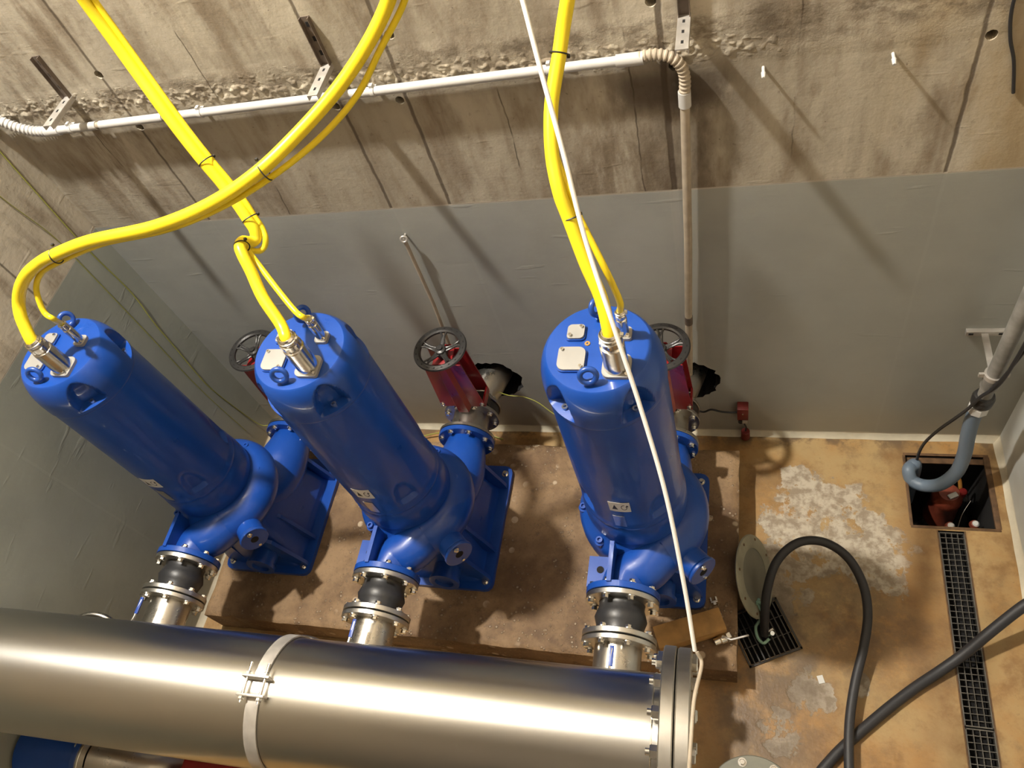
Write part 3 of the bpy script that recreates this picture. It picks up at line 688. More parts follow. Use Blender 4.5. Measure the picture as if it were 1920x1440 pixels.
bm = B(); tube(bm, [(0, .01, 0), (0, .04, 0), (.02, .085, 0)], .112, 44); tube(bm, [(.012, .07, 0), (.05, .15, 0), (.09, .28, 0), (.115, .42, 0)], .112, 44); torus(bm, (.016, .078, 0), (.25, 1, 0), .112, .004); obj('pipe_body', bm, M['steel'], t)
repeat(t, ['stainless inlet bend entering the jagged wall opening behind '+w.replace('of ', '') for w in where])

# ------------------------------------------------------------ header pipe
hA = V(XL-.05, -2.202, 1.548); hB = V(-.272, -2.135, 1.415); hd = (hB-hA).normalized(); HR = .254
t = thing('header_pipe', 'very large brushed stainless pipe running across the foreground', 'pipe', (0, 0, 0))
bm = B(); cyl(bm, hA, hB, HR, seg=128); obj('pipe_body', bm, M['header'], t)
bm = B(); torus(bm, hB-hd*.035, hd, HR-.001, .004, 96, 8); obj('weld_seam', bm, M['steel'], t)
bm = B(); ring(bm, hB-hd*.008, hd, .355, .20, .046, 96, bev=.004); obj('weld_flange', bm, M['dull'], t)
bm = B(); cyl(bm, hB+hd*.042, hB+hd*.092, .352, seg=96, bev=.005); obj('blind_flange', bm, M['dull'], t)
n = 16; fr = frame_to(hB, hd)
fb = fh = None
for i in range(n):
    a = 2*PI*(i+.5)/n; r_ = fr @ V(.310*math.cos(a), .310*math.sin(a), 0)-hB
    p1 = hB+r_-hd*.008; p2 = hB+r_+hd*.092
    if fb is None:
        bb = B(); hexp(bb, (0, 0, 0), (0, 0, 1), .024, .026); cyl(bb, (0, 0, .026), (0, 0, .040), .012, seg=16); fb = obj('flange_nut', bb, M['bolt'], t); fb.matrix_local = frame_to(p1, -hd)
        bb = B(); hexp(bb, (0, 0, 0), (0, 0, 1), .024, .020); fh = obj('bolt_head', bb, M['bolt'], t); fh.matrix_local = frame_to(p2, hd)
    else: more(fb, p1, -hd); more(fh, p2, hd)
# strap clamp round the header
t = thing('pipe_clamp', 'flat stainless strap clamp around the large foreground pipe', 'pipe clamp', (0, 0, 0))
cx = -1.78; s_ = (cx-hA.x)/hd.x; cc = hA+hd*s_; fr = frame_to(cc, hd, (0, 0, 1))
# angle a in the frame: x = up x hd, y ~ up
def cpt(a, r, w=0): return fr @ V(r*math.cos(a), r*math.sin(a), w)
def strap(a0, a1, name):
    bb = B(); rows = []; K = 70
    for i in range(K+1):
        a = a0+(a1-a0)*i/K; rows.append([bb.verts.new(cpt(a, HR+d, w)) for d, w in ((.002, -.026), (.009, -.026), (.009, .026), (.002, .026))])
    for p, q in zip(rows[:-1], rows[1:]):
        for k in range(4): bb.faces.new((p[k], p[(k+1) % 4], q[(k+1) % 4], q[k]))
    bb.faces.new(rows[0]); bb.faces.new(rows[-1][::-1]); obj(name, bb, M['galv'], t, smooth=40)
CA = math.radians(90)     # gap centre, tuned to face the viewer
gap = .12
strap(CA+gap, CA+PI-.02, 'strap'); strap(CA-PI+.02, CA-gap, 'strap')
for sg in (1, -1):
    a = CA+sg*gap; bb = B(); rad = (cpt(a, 1)-cpt(a, 0)).normalized(); tan = (cpt(a+.01, HR)-cpt(a, HR)).normalized()
    m = Matrix((hd, rad, tan)).transposed().to_4x4(); m.translation = cpt(a, HR+.024)
    box(bb, (0, 0, 0), (.115, .038, .010), m, bev=.003); o = obj('ear', bb, M['galv'], t)
for w in (-.037, .037):
    bb = B(); p = cpt(CA+gap+.10, HR+.026, w); q = cpt(CA-gap-.14, HR+.026, w); p = cpt(CA, HR+.026, w)+(cpt(CA+.01, HR)-cpt(CA-.01, HR)).normalized()*.062; q = cpt(CA, HR+.026, w)-(cpt(CA+.01, HR)-cpt(CA-.01, HR)).normalized()*.085
    cyl(bb, p, q, .006, seg=12); d_ = (q-p).normalized()
    hexp(bb, cpt(CA, HR+.026, w)-d_*(-.040), d_, .012, .012); hexp(bb, cpt(CA, HR+.026, w)-d_*.040, -d_, .012, .012); obj('clamp_bolt', bb, M['bolt'], t)

# little vent loops with a ball valve against every discharge pipe
t = thing('vent_valve', '', 'valve', (x0+.00, -1.80, 1.0), 'small vent valves with blue levers')
bm = B(); tube(bm, smooth_path([(-.115, -.10, .12), (-.17, -.055, .19), (-.26, -.05, .22), (-.36, -.09, .20), (-.42, -.17, .14)], 8), .015, 14); obj('vent_tube', bm, M['steel'], t)
bm = B(); cyl(bm, (-.115, -.10, .12), (-.07, -.085, .10), .018, seg=16); hexp(bm, (-.115, -.10, .12), (.9, .3, -.4), .024, .02); cyl(bm, (-.085, -.09, .107), (-.075, -.085, .17), .009, seg=10); obj('valve_body', bm, M['bolt'], t)
bm = B(); tube(bm, [(-.08, -.088, .165), (-.05, -.07, .175), (-.035, -.03, .178), (-.03, .06, .18)], .006, 8); lv = obj('lever', bm, M['bolt'], t)
bm = B(); box(bm, (-.031, .03, .18), (.018, .085, .010), bev=.003); tag(obj('lever_sleeve', bm, M['bluelever'], lv), 'blue plastic lever sleeve')
repeat(t, ['small blue levered vent valve on the outlet pipe '+w for w in where])

# equipment just under the header in the bottom left corner
t = thing('wall_valve', 'dark blue valve body with a pale rim below the large pipe, bottom left', 'valve', (-3.18, -2.45, .88))
bm = B(); cyl(bm, (-.25, 0, 0), (.10, 0, -.01), .17, .15, 48, bev=.01); obj('valve_body', bm, M['blue'], t)
bm = B(); ring(bm, (.10, 0, -.01), (1, 0, 0), .175, .08, .03, 48); obj('blue_flange', bm, M['blue_d'], t)
bm = B(); ring(bm, (.132, 0, -.01), (1, 0, 0), .175, .08, .014, 48); tag(obj('rim_gasket', bm, M['bright'], t), 'bright steel rim')
bm = B(); tube(bm, smooth_path([(.14, 0, -.01), (.24, 0, -.02), (.36, .0, -.05), (.44, .02, -.10), (.47, .04, -.18)], 6), .10, 32, rf=lambda s: .13-.05*s); obj('reducer_pipe', bm, M['steel'], t)
bolts(t, (.10, 0, -.01), (-1, 0, 0), .155, 8, .012, .2, 'bolt')
t = thing('red_valve', 'dark red valve casing just showing below the large pipe', 'valve', (-2.32, -2.44, .70))
bm = B(); box(bm, (0, 0, .12), (.46, .16, .22), bev=.02); box(bm, (0, 0, -.1), (.30, .12, .26), bev=.02); obj('valve_casing', bm, M['red'], t)
bm = B(); cyl(bm, (0, 0, -.70), (0, 0, -.2), .05, seg=24); obj('support_post', bm, M['dull'], t)
t = thing('concrete_block', 'rough concrete block on the floor below the large pipe at bottom left', 'block', (-2.75, -2.3, 0))
bm = B(); box(bm, (0, 0, .12), (.30, .4, .24), bev=.01); obj('block_body', bm, M['plinth'], t)

# ------------------------------------------------------------ cables
def cable(name, pts, r, mat, label, cat, group=None, seg=18, sub=10):
    bm = B(); tube(bm, smooth_path(pts, sub), r, seg)
    return tag(obj(name, bm, M[mat], smooth=60), label, cat, group)
def gl(i, big=True): return (PUMP_X[i]+(.075 if big else .088), -1.0+(-.085 if big else .055), PZ+2.052+(.195 if big else .13))
C3 = [gl(2), (-0.446, -1.013, 2.586), (-0.489, -0.941, 2.673), (-0.534, -0.854, 2.785), (-0.558, -0.808, 2.849), (-0.577, -0.736, 2.916), (-0.582, -0.669, 2.974), (-0.578, -0.601, 3.03), (-0.561, -0.541, 3.089), (-0.546, -0.503, 3.134), (-0.529, -0.461, 3.192), (-0.508, -0.431, 3.255), (-0.48, -0.396, 3.343), (-0.429, -0.365, 3.508)]
C2 = [gl(1), (-1.655, -1.037, 2.516), (-1.724, -0.96, 2.58), (-1.768, -0.884, 2.646), (-1.795, -0.843, 2.683), (-1.813, -0.809, 2.699), (-1.826, -0.767, 2.682), (-1.821, -0.742, 2.652), (-1.81, -0.716, 2.647), (-1.81, -0.696, 2.673), (-1.826, -0.677, 2.703), (-1.861, -0.638, 2.754), (-1.913, -0.588, 2.818), (-1.965, -0.546, 2.89), (-2.041, -0.478, 2.999), (-2.136, -0.382, 3.16), (-2.191, -0.326, 3.292), (-2.22, -0.298, 3.421), (-2.213, -0.298, 3.544), (-2.186, -0.309, 3.677)]
C1 = [gl(0), (-2.838, -1.055, 2.536), (-2.846, -1.019, 2.582), (-2.837, -0.981, 2.628), (-2.793, -0.952, 2.682), (-2.723, -0.93, 2.733), (-2.631, -0.913, 2.774), (-2.537, -0.909, 2.806), (-2.356, -0.877, 2.837), (-2.075, -0.837, 2.85), (-1.842, -0.785, 2.888), (-1.643, -0.706, 2.944), (-1.49, -0.578, 2.998), (-1.346, -0.466, 3.07), (-1.223, -0.38, 3.158), (-1.12, -0.322, 3.259), (-1.044, -0.311, 3.365), (-0.963, -0.301, 3.492)]
def down(g, d=.03): return (g[0], g[1], g[2]-d)
cable('power_cable', [down(C1[0])]+C1, .0245, 'yellow', 'thick yellow power cable sweeping up right from the leftmost pump', 'cable', 'thick yellow power cables')
cable('power_cable', [down(C2[0])]+C2, .0225, 'yellow', 'thick kinked yellow power cable rising from the middle pump to upper left', 'cable', 'thick yellow power cables')
cable('power_cable', [down(C3[0])]+C3, .0225, 'yellow', 'thick yellow power cable rising steeply from the rightmost pump', 'cable', 'thick yellow power cables')
def off(p, d): return (p[0]+d[0], p[1]+d[1], p[2]+d[2])
K1 = [down(gl(0, False)), gl(0, False), (-2.718, -1.008, 2.543), (-2.75, -0.995, 2.563), (-2.756, -0.969, 2.607), (-2.742, -0.94, 2.659), (-2.693, -0.917, 2.707), (-2.604, -0.905, 2.745)]+[off(p, (.018, .010, -.030)) for p in C1[8:11]]+[off(C1[11], (.03, .012, -.035)), off(C1[12], (.05, .015, -.045)), off(C1[13], (.055, .015, -.04))]+[off(p, (.045, .01, -.018)) for p in C1[14:]]
K2 = [down(gl(1, False)), gl(1, False), (-1.563, -1.013, 2.524), (-1.598, -0.993, 2.538), (-1.679, -0.919, 2.578), (-1.748, -0.852, 2.622), (-1.793, -0.809, 2.654), (-1.825, -0.779, 2.66), (-1.83, -0.758, 2.626), (-1.804, -0.75, 2.61), (-1.785, -0.731, 2.615), (-1.775, -0.71, 2.638), (-1.787, -0.681, 2.662), (-1.805, -0.659, 2.695)]+[off(p, (.030, .010, -.004)) for p in C2[11:]]
K3 = [down(gl(2, False)), gl(2, False), (-.402, -.955, 2.49), (-.415, -.945, 2.56), (-.440, -.925, 2.65)]+[off(p, (.022, .026, 0)) for p in C3[3:5]]+[off(p, (.004, .034, -.004)) for p in C3[5:]]
cable('control_cable', K1, .0115, 'yellow', 'thin yellow control cable tied below the cable of the leftmost pump', 'cable', 'thin yellow control cables', 12)
cable('control_cable', K2, .0115, 'yellow', 'thin yellow control cable looping beside the kinked middle cable', 'cable', 'thin yellow control cables', 12)
cable('control_cable', K3, .0115, 'yellow', 'thin yellow control cable mostly hidden behind the rightmost power cable', 'cable', 'thin yellow control cables', 12)
def tie(C, i, t_, lab, k=(.0, .0, -.0), R=.035):
    P_ = Vector(C[i]).lerp(Vector(C[i+1]), t_); ax = Vector(C[i+1])-Vector(C[i-1] if i else C[i]); bm = B()
    torus(bm, P_+Vector(k), ax, R, .0025, 36, 6, sx=1); box(bm, P_+Vector(k)+ax.normalized().orthogonal()*R, (.009, .009, .009))
    tag(obj('cable_tie', bm, M['black']), lab, 'cable tie', 'black cable ties on the yellow cables')
tie(C1, 7, .0, 'black cable tie on the left cable just above the leftmost pump', (.004, .002, -.006), .030)
tie(C1, 11, .1, 'black cable tie where the two yellow cables cross', (.010, .004, -.012), .036)
tie(C2, 13, .0, 'upper black cable tie on the kinked middle cable', (.010, .004, -.002), .032)
tie(C2, 10, .1, 'black cable tie right above the kink of the middle cable', (.010, .004, -.002), .032)
tie(C2, 5, .0, 'black cable tie in the kink of the middle cable', (.004, .004, -.004), .028)
tie(C3, 3, .0, 'lower black cable tie on the rightmost yellow cable', (.008, .008, 0), .030)
tie(C3, 8, .9, 'upper black cable tie on the rightmost yellow cable', (-.001, .010, 0), .030)

# white cord tied to the blind flange
rp = [(-0.155, -1.891, 1.838), (-0.185, -1.74, 2.012), (-0.235, -1.542, 2.26), (-0.301, -1.37, 2.485), (-0.371, -1.218, 2.71), (-0.44, -1.059, 2.903), (-0.487, -0.914, 3.091), (-0.539, -0.765, 3.271), (-0.574, -0.659, 3.403), (-0.606, -0.565, 3.527)]
cable('white_cord', rp, .0072, 'rope', 'taut thin white cord running from the large flange up past the right pump', 'cord', seg=12)
cable('tail_cord', [(-.150, -1.885, 1.80), (-.135, -1.92, 1.78), (-.150, -2.05, 1.86), (-.155, -2.2, 1.87), (-.165, -2.4, 1.80)], .0065, 'beige', 'slack end of the cord hanging over the large blind flange', 'cord', seg=10)

# ------------------------------------------------------------ wall services
def conduit(pts, r, mat, name, label, group=None, clips=()):
    t = thing(name, label, 'conduit', (0, 0, 0), group)
    bm = B(); tube(bm, pts, r, 20); obj('conduit_tube', bm, M[mat], t)
    return t
def czy(x): return 2.665+(x+2.80)*.0182+.028
zc = lambda x: 2.742+(x+3.0)*.0105
YC = -.032; RC = .019
Lx = -3.10; Rx = -.455
def pix(x): return (x, YC, zc(x))
t = thing('wall_conduit', 'long white horizontal conduit clipped to the stained upper wall', 'conduit', (0, 0, 0))
segs = [(Lx, -2.87), (-2.85, -2.50), (-2.49, Rx)]
for a, b in segs:
    bm = B(); tube(bm, [pix(a), pix(b)], RC, 20); obj('conduit_tube', bm, M['conduit'], t)
for x in (-2.86, -2.495):
    bm = B(); tube(bm, [pix(x-.012), pix(x+.012)], RC*.8, 16); obj('joint_sleeve', bm, M['beige'], t)
for a, b in ((Lx-.07, Lx+.01), (Rx-.01, Rx+.09)):
    bm = B(); tube(bm, [pix(a), pix(b)], RC*1.28, 20); obj('coupling', bm, M['conduit'], t)
for x in (-3.02, -2.30, -1.46, -.72):
    bm = B(); ring(bm, V(*pix(x))-V(.009, 0, 0), (1, 0, 0), RC+.004, RC-.001, .018, 24, bev=.001); box(bm, (x, -.008, zc(x)), (.018, .022, .02)); box(bm, (x+.0, YC, zc(x)+RC+.006), (.014, .02, .014)); obj('clip', bm, M['conduit'], t)
def corr(pts, r, name, label, mat):
    p = smooth_path(pts, 24); L = sum((p[i+1]-p[i]).length for i in range(len(p)-1)); q = int(L/.0045)
    # resample evenly
    out = [p[0]]; acc = 0; step = L/q; i = 0; cur = p[0]
    while i < len(p)-1:
        d = (p[i+1]-cur).length
        if acc+d >= step: cur = cur+(p[i+1]-cur).normalized()*(step-acc); out.append(cur); acc = 0
        else: acc += d; cur = p[i+1]; i += 1
    bm = B(); K = len(out)-1; tube(bm, out, r, 18, rf=lambda s: r*(1+.09*(1 if int(round(s*K)) % 4 < 2 else -1)))
    return tag(obj(name, bm, M[mat], smooth=30), label, 'conduit')
corr([(Rx+.06, YC, zc(Rx+.06)), (Rx+.125, YC, zc(Rx)+.010), (Rx+.185, YC-.002, zc(Rx)-.006), (Rx+.222, YC-.002, zc(Rx)-.050), (Rx+.232, YC, zc(Rx)-.105), (Rx+.227, YC, zc(Rx)-.175)], .0205, 'corrugated_bend', 'beige corrugated bend turning the conduit down the wall at right', 'beige')
corr([(Lx-.06, YC, zc(Lx)), (Lx-.13, YC-.004, zc(Lx)+.012), (Lx-.20, YC-.012, zc(Lx)+.05), (Lx-.26, YC-.012, zc(Lx)+.095), (XL+.006, YC-.02, zc(Lx)+.13)], .0225, 'corrugated_bend', 'white corrugated conduit bend in the upper left corner', 'conduit')
t = thing('vertical_conduit', 'beige vertical conduit running down the wall from the corrugated bend', 'conduit', (0, 0, 0))
bm = B(); tube(bm, [(-.228, YC, 2.61), (-.229, YC, 2.545)], RC*1.28, 20); obj('coupling', bm, M['conduit'], t)
bm = B(); tube(bm, [(-.229, YC, 2.55), (-.258, YC, 1.8), (-.288, YC, 1.22)], RC, 20); obj('conduit_tube', bm, M['beige'], t)
bm = B(); tube(bm, [(-.286, YC, 1.25), (-.288, YC, 1.19)], RC*1.1, 20); obj('joint_sleeve', bm, M['rusty'], t)
bm = B(); tube(bm, [(-.287, YC, 1.21), (-.310, YC, .72)], RC, 20); obj('conduit_tube', bm, M['beige'], t)
t = thing('thin_rod', 'thin grimy rod leaning against the grey wall behind the middle pump', 'rod', (0, 0, 0))
bm = B(); tube(bm, [(-1.645, -.030, 1.885), (-1.66, -.03, 1.4), (-1.70, -.03, .9)], .0105, 12); obj('rod_body', bm, M['beige'], t)
bm = B(); tube(bm, [(-1.70, -.03, .9), (-1.765, -.03, .30), (-1.80, -.03, .0)], .0095, 12); obj('lower_rod', bm, M['beige'], t)
bm = B(); torus(bm, (-1.643, -.035, 1.915), (.3, -1, .4), .015, .006, 24, 10); cyl(bm, (-1.643, 0, 1.915), (-1.643, -.04, 1.915), .006, seg=10); obj('ring_eye', bm, M['galv'], t)

def bracket(x, z, label, zt=3.09, arm=.205):
    t = thing('strut_bracket', label, 'bracket', (x, 0, z), 'perforated steel strut brackets on the upper wall')
    bm = B(); H = zt-z
    box(bm, (0, -.002, H/2), (.040, .004, H)); box(bm, (-.019, -.012, H/2), (.003, .022, H)); box(bm, (.019, -.012, H/2), (.003, .022, H)); obj('rail', bm, M['rusty'], t)
    bm = B(); box(bm, (0, -arm/2, 0), (.044, arm, .004)); box(bm, (-.021, -arm/2, -.010), (.003, arm, .020)); box(bm, (.021, -arm/2, -.010), (.003, arm, .020)); a = obj('arm', bm, M['galv'], t)
    bm = B()
    for y in (.045, .105, .165): box(bm, (.0, -y, .0024), (.009, .017, .001))
    obj('arm_slot', bm, M['dark'], a)
    bm = B()
    for zz in (H*.25, H*.55, H*.85): box(bm, (0, -.0045, zz), (.012, .002, .02))
    obj('rail_slot', bm, M['dark'], [c for c in bpy.data.objects if c.parent == t and c.name.startswith('rail')][0])
    return t
bracket(-2.93, 2.885, 'steel bracket at the far upper left, above the white conduit')
bracket(-1.62, 2.885, 'steel bracket with perforated arm between the two upper left cables')
bracket(-.212, 2.90, 'steel bracket above the corrugated bend, cut by the top edge', 3.2)
for x, z, lb in ((.055, 2.655, 'left of two small white pegs on the right of the upper wall'), (.485, 2.655, 'right of two small white pegs on the right of the upper wall')):
    t = thing('wall_peg', lb, 'peg', (x, 0, z), 'small white plastic wall pegs')
    bm = B(); cyl(bm, (0, .002, 0), (0, -.030, 0), .006, seg=12); obj('peg_shaft', bm, M['white'], t)
    bm = B(); cyl(bm, (0, -.030, 0), (0, -.058, -.004), .0085, .007, 12, bev=.002); obj('peg_head', bm, M['white'], t)
# junction box and red float plug
t = thing('junction_box', 'small red junction box low on the grey wall', 'junction box', (-.016, 0, .27))
bm = B(); box(bm, (0, -.030, .045), (.065, .06, .12), bev=.004); obj('box_body', bm, M['red2'], t)
bm = B(); box(bm, (.012, -.045, -.035), (.030, .03, .035), bev=.003); obj('terminal', bm, M['galv'], t)
bm = B(); cyl(bm, (0, -.058, .06), (0, -.064, .06), .006, seg=12); obj('screw', bm, M['bolt'], t)
bm = B(); cyl(bm, (-.012, -.04, -.03), (-.012, -.04, -.065), .016, seg=16); obj('gland', bm, M['black'], t)
t = thing('leak_sensor', 'red cylindrical plug hanging below the red junction box', 'sensor', (.0, -.045, .03))
bm = B(); cyl(bm, (0, 0, -.005), (0, 0, .075), .028, .026, 24, bev=.004); obj('sensor_body', bm, M['red2'], t)
bm = B(); tube(bm, smooth_path([(0, 0, .07), (.004, 0, .12), (-.006, 0, .16), (-.01, 0, .20)], 5), .005, 8); obj('sensor_lead', bm, M['black'], t)
cable('junction_cable', [(-.31, -.03, .34), (-.25, -.04, .315), (-.20, -.035, .335), (-.14, -.04, .32), (-.08, -.035, .305), (-.045, -.03, .30)], .006, 'black', 'short black cable from the conduit foot to the red junction box', 'cable', seg=10, sub=6)
cable('wall_cable', [(.845, -.008, 3.2), (.828, -.008, 2.95), (.815, -.008, 2.80), (.835, -.008, 2.68), (.87, -.008, 2.58), (.90, -.008, 2.45)], .006, 'black', 'thin black cable on the wall at the top right corner', 'cable', seg=8, sub=6)
# earth wires
cable('earth_wire', [(-3.43, -.09, 3.0), (-3.432, -.107, 2.725), (-3.432, -.125, 2.4), (-3.432, -.139, 2.056), (-3.432, -.130, 1.80), (-3.432, -.135, 1.639), (-3.432, -.165, 1.45), (-3.432, -.181, 1.229), (-3.432, -.205, .95), (-3.432, -.207, .781), (-3.432, -.17, .45), (-3.41, -.14, .20), (-3.30, -.13, .20), (-3.10, -.18, .26), (-2.95, -.20, .35), (-2.86, -.24, .42)], .0032, 'wire', 'green and yellow earth wire running down the left corner, right one of two', 'wire', seg=8, sub=6)
cable('earth_wire', [(-3.432, -.31, 3.0), (-3.432, -.287, 2.604), (-3.432, -.235, 2.279), (-3.432, -.235, 2.035), (-3.432, -.25, 1.5), (-3.432, -.27, .9), (-3.432, -.25, .3)], .0022, 'wire', 'thinner faded earth wire on the left wall, left one of two', 'wire', seg=8, sub=6)
cable('earth_wire', [(-1.53, -.10, .655), (-1.50, -.10, .63), (-1.42, -.10, .575), (-1.33, -.10, .56), (-1.24, -.12, .53), (-1.15, -.16, .47), (-1.02, -.22, .43), (-.90, -.30, .45)], .0032, 'wire', 'yellow green wire from the middle inlet pipe toward the right pump', 'wire', seg=8, sub=6)
cable('earth_wire', [(-2.35, -.15, .012), (-2.10, -.09, .05), (-1.92, -.08, .06), (-1.78, -.06, .03), (-1.60, -.10, .012)], .0045, 'wire', 'yellow green wire lying on the floor at the wall foot behind the middle pump', 'wire', seg=8, sub=6)

# ------------------------------------------------------------ sump corner
t = thing('sump_edging', 'rusty angle frame lining the square sump opening', 'edging', (1.125, -.352, 0))
for nm, c_, s_ in (('frame_bar', (0, .232, -.006), (.45, .016, .018)), ('frame_bar', (0, -.232, -.006), (.45, .016, .018)), ('frame_bar', (-.221, 0, -.006), (.016, .45, .018)), ('frame_bar', (.214, 0, -.006), (.030, .45, .018))):
    bm = B(); box(bm, c_, s_, bev=.002); obj(nm, bm, M['rustframe'], t)
bm = B(); box(bm, (0, .205, -.025), (.42, .035, .006)); obj('ledge', bm, M['rustframe'], t)
bm = B(); vs_ = [bm.verts.new(p) for p in ((.913, -.574, -.45), (1.337, -.574, -.45), (1.337, -.129, -.45), (.913, -.129, -.45))]; bm.faces.new(vs_)
tag(obj('sump_water', bm, M['water']), 'black water standing in the square sump', 'water', kind='stuff')
t = thing('sump_pump', 'rusty red submersible pump standing in the square sump', 'pump', (1.15, -.30, -.62))
bm = B(); lathe(bm, [(0, 0), (.095, 0), (.105, .04), (.105, .12), (.088, .16), (.080, .40), (.086, .42), (.080, .46), (.055, .50), (0, .505)], Matrix(), 36); obj('casing', bm, M['brown'], t)
bm = B(); box(bm, (.0, -.03, .510), (.055, .030, .012), Matrix.Rotation(.5, 4, 'Z'), bev=.004); obj('maker_plate', bm, M['white'], t)
bm = B(); tube(bm, smooth_path([(-.065, .03, .47), (-.05, .05, .54), (.0, .075, .56), (.05, .07, .54), (.07, .04, .47)], 6), .011, 10); obj('handle', bm, M['orange'], t)
bm = B(); cyl(bm, (.075, .01, .45), (.075, .01, .50), .022, seg=20, bev=.004); obj('cable_entry', bm, M['red'], t)
for x, y, lb in ((1.145, -.485, 'left of two small red and white floats in the sump'), (1.275, -.465, 'right of two small red and white floats in the sump')):
    t = thing('float_switch', lb, 'float', (x, y, -.20), 'red and white floats in the sump')
    bm = B(); lathe(bm, [(0, -.02), (.022, -.015), (.028, 0), (.022, .02), (0, .024)], Matrix(), 24); obj('float_body', bm, M['brown'], t)
    bm = B(); lathe(bm, [(.0, .031), (.012, .029), (.020, .020), (.021, .016)], Matrix.Translation((.004, 0, 0)), 20); obj('float_cap', bm, M['white'], t)
    bm = B(); tube(bm, [(0, 0, -.01), (.002, .01, -.25)], .004, 8); obj('float_stem', bm, M['black'], t)
cable('sump_chain', [(1.25, -.36, -.10), (1.20, -.44, -.12), (1.15, -.56, -.08)], .0022, 'bright', 'thin steel wire slanting across the sump opening', 'wire', seg=8)
# riser pipe and grey hose
RY = -.265
t = thing('riser_pipe', 'grimy grey riser pipe coming down the right corner to the sump', 'pipe', (0, 0, 0))
bm = B(); cyl(bm, (1.12, RY, 1.02), (1.118, RY+.01, 2.6), .034, seg=28); obj('pipe_body', bm, M['pvc'], t)
bm = B(); cyl(bm, (1.12, RY, .96), (1.12, RY, 1.06), .041, seg=28, bev=.004); cyl(bm, (1.12, RY, .88), (1.12, RY, .97), .033, seg=28); obj('coupling', bm, M['pvc'], t)
bm = B(); lathe(bm, [(0, 0), (.035, 0), (.050, .015), (.052, .045), (.046, .06), (.052, .066), (.045, .085), (.03, .09), (0, .09)], Matrix.Translation((1.12, RY, .795)), 28); obj('check_valve', bm, M['iron'], t)
bm = B(); hexp(bm, (1.117, RY, .745), (0, 0, 1), .049, .055, n=8); obj('union_nut', bm, M['white'], t)
t = thing('pipe_bracket', 'pale steel wall bracket holding the grimy riser pipe', 'bracket', (1.115, 0, 1.055))
bm = B(); box(bm, (.005, -.012, 0), (.175, .024, .032), bev=.002); obj('rail', bm, M['galv'], t)
bm = B(); box(bm, (.0, -.13, -.0), (.030, .22, .006)); box(bm, (.0, -.13, -.012), (.006, .22, .024)); obj('arm', bm, M['galv'], t)
bm = B(); ring(bm, (.005, RY, -.015), (0, 0, 1), .043, .034, .03, 28, bev=.001); box(bm, (-.048, RY, 0), (.024, .012, .026)); box(bm, (.058, RY, 0), (.024, .012, .026)); obj('pipe_clip', bm, M['galv'], t)
bm = B()
for x in (-.06, .07): box(bm, (x, -.025, 0), (.02, .003, .012))
obj('slot', bm, M['dark'], t)
t = thing('sump_hose', 'blue grey ribbed hose curving from the riser pipe into the sump', 'hose', (0, 0, 0))
gp = smooth_path([(1.115, RY, .76), (1.112, RY-.004, .66), (1.118, RY-.02, .52), (1.130, RY-.045, .36), (1.118, RY-.075, .21), (1.065, RY-.085, .08), (.995, RY-.065, .01), (.935, RY-.03, .0), (.915, RY+.015, .035), (.935, RY+.05, .03), (.955, RY+.06, .02), (.962, RY+.05, -.12), (.97, RY+.04, -.40)], 16)
K = len(gp)-1; bm = B(); tube(bm, gp, .04, 24, rf=lambda s: .0365*(1+.012*(1 if int(round(s*K)) % 2 else -1))); obj('hose_body', bm, M['greyhose'], t)
cable('sump_cable', [(1.16, RY+.02, 2.6), (1.19, RY-.05, 1.75), (1.165, RY-.05, 1.50), (1.155, RY-.05, 1.25), (1.135, RY-.05, 1.05), (1.085, RY-.04, .92), (1.06, RY-.03, .80), (1.035, RY, .66), (.99, RY+.03, .48), (.955, RY+.05, .30), (.955, RY+.07, .12), (.975, RY+.085, -.05), (1.0, RY+.06, -.30)], .0085, 'black', 'black cable strapped to the riser pipe and dropping into the sump', 'cable', seg=10)
cable('sump_cable', [(1.18, RY+.02, 2.6), (1.21, RY-.045, 1.75), (1.19, RY-.045, 1.50), (1.17, RY-.05, 1.30), (1.135, RY-.05, 1.10), (1.11, RY-.05, 1.0)], .0065, 'black', 'thinner black cable beside the riser pipe above the bracket', 'cable', seg=10)

# drain channel gratings
def channel_grate(y0, y1, label):
    t = thing('channel_grate', label, 'grate', (1.10, (y0+y1)/2, 0), 'mesh gratings over the floor drain channel')
    L = y1-y0; bm = B()
    for x in (-.0615, .0615): box(bm, (x, 0, -.008), (.006, L-.004, .022))
    for y in (-L/2+.004, L/2-.004): box(bm, (0, y, -.008), (.126, .006, .022))
    obj('frame', bm, M['grate'], t)
    bm = B(); n = int(L/.0315)
    for i in range(1, n): box(bm, (0, -L/2+L*i/n, -.008), (.120, .0035, .014))
    for k in range(1, 4): box(bm, (-.06+.12*k/4, 0, -.0075), (.0035, L-.008, .018))
    obj('mesh_bars', bm, M['grate'], t)
channel_grate(-1.63, -.61, 'far mesh grating of the drain channel, next to the sump')
channel_grate(-2.64, -1.635, 'near mesh grating of the drain channel at the bottom edge')
t = thing('channel_edge', 'thin rusty steel edging of the floor drain channel', 'edging', (1.10, -2.85, 0))
for x in (-.069, .069):
    bm = B(); box(bm, (x, 0, .0005), (.006, 4.5, .005)); obj('edge_strip', bm, M['rustframe'], t)
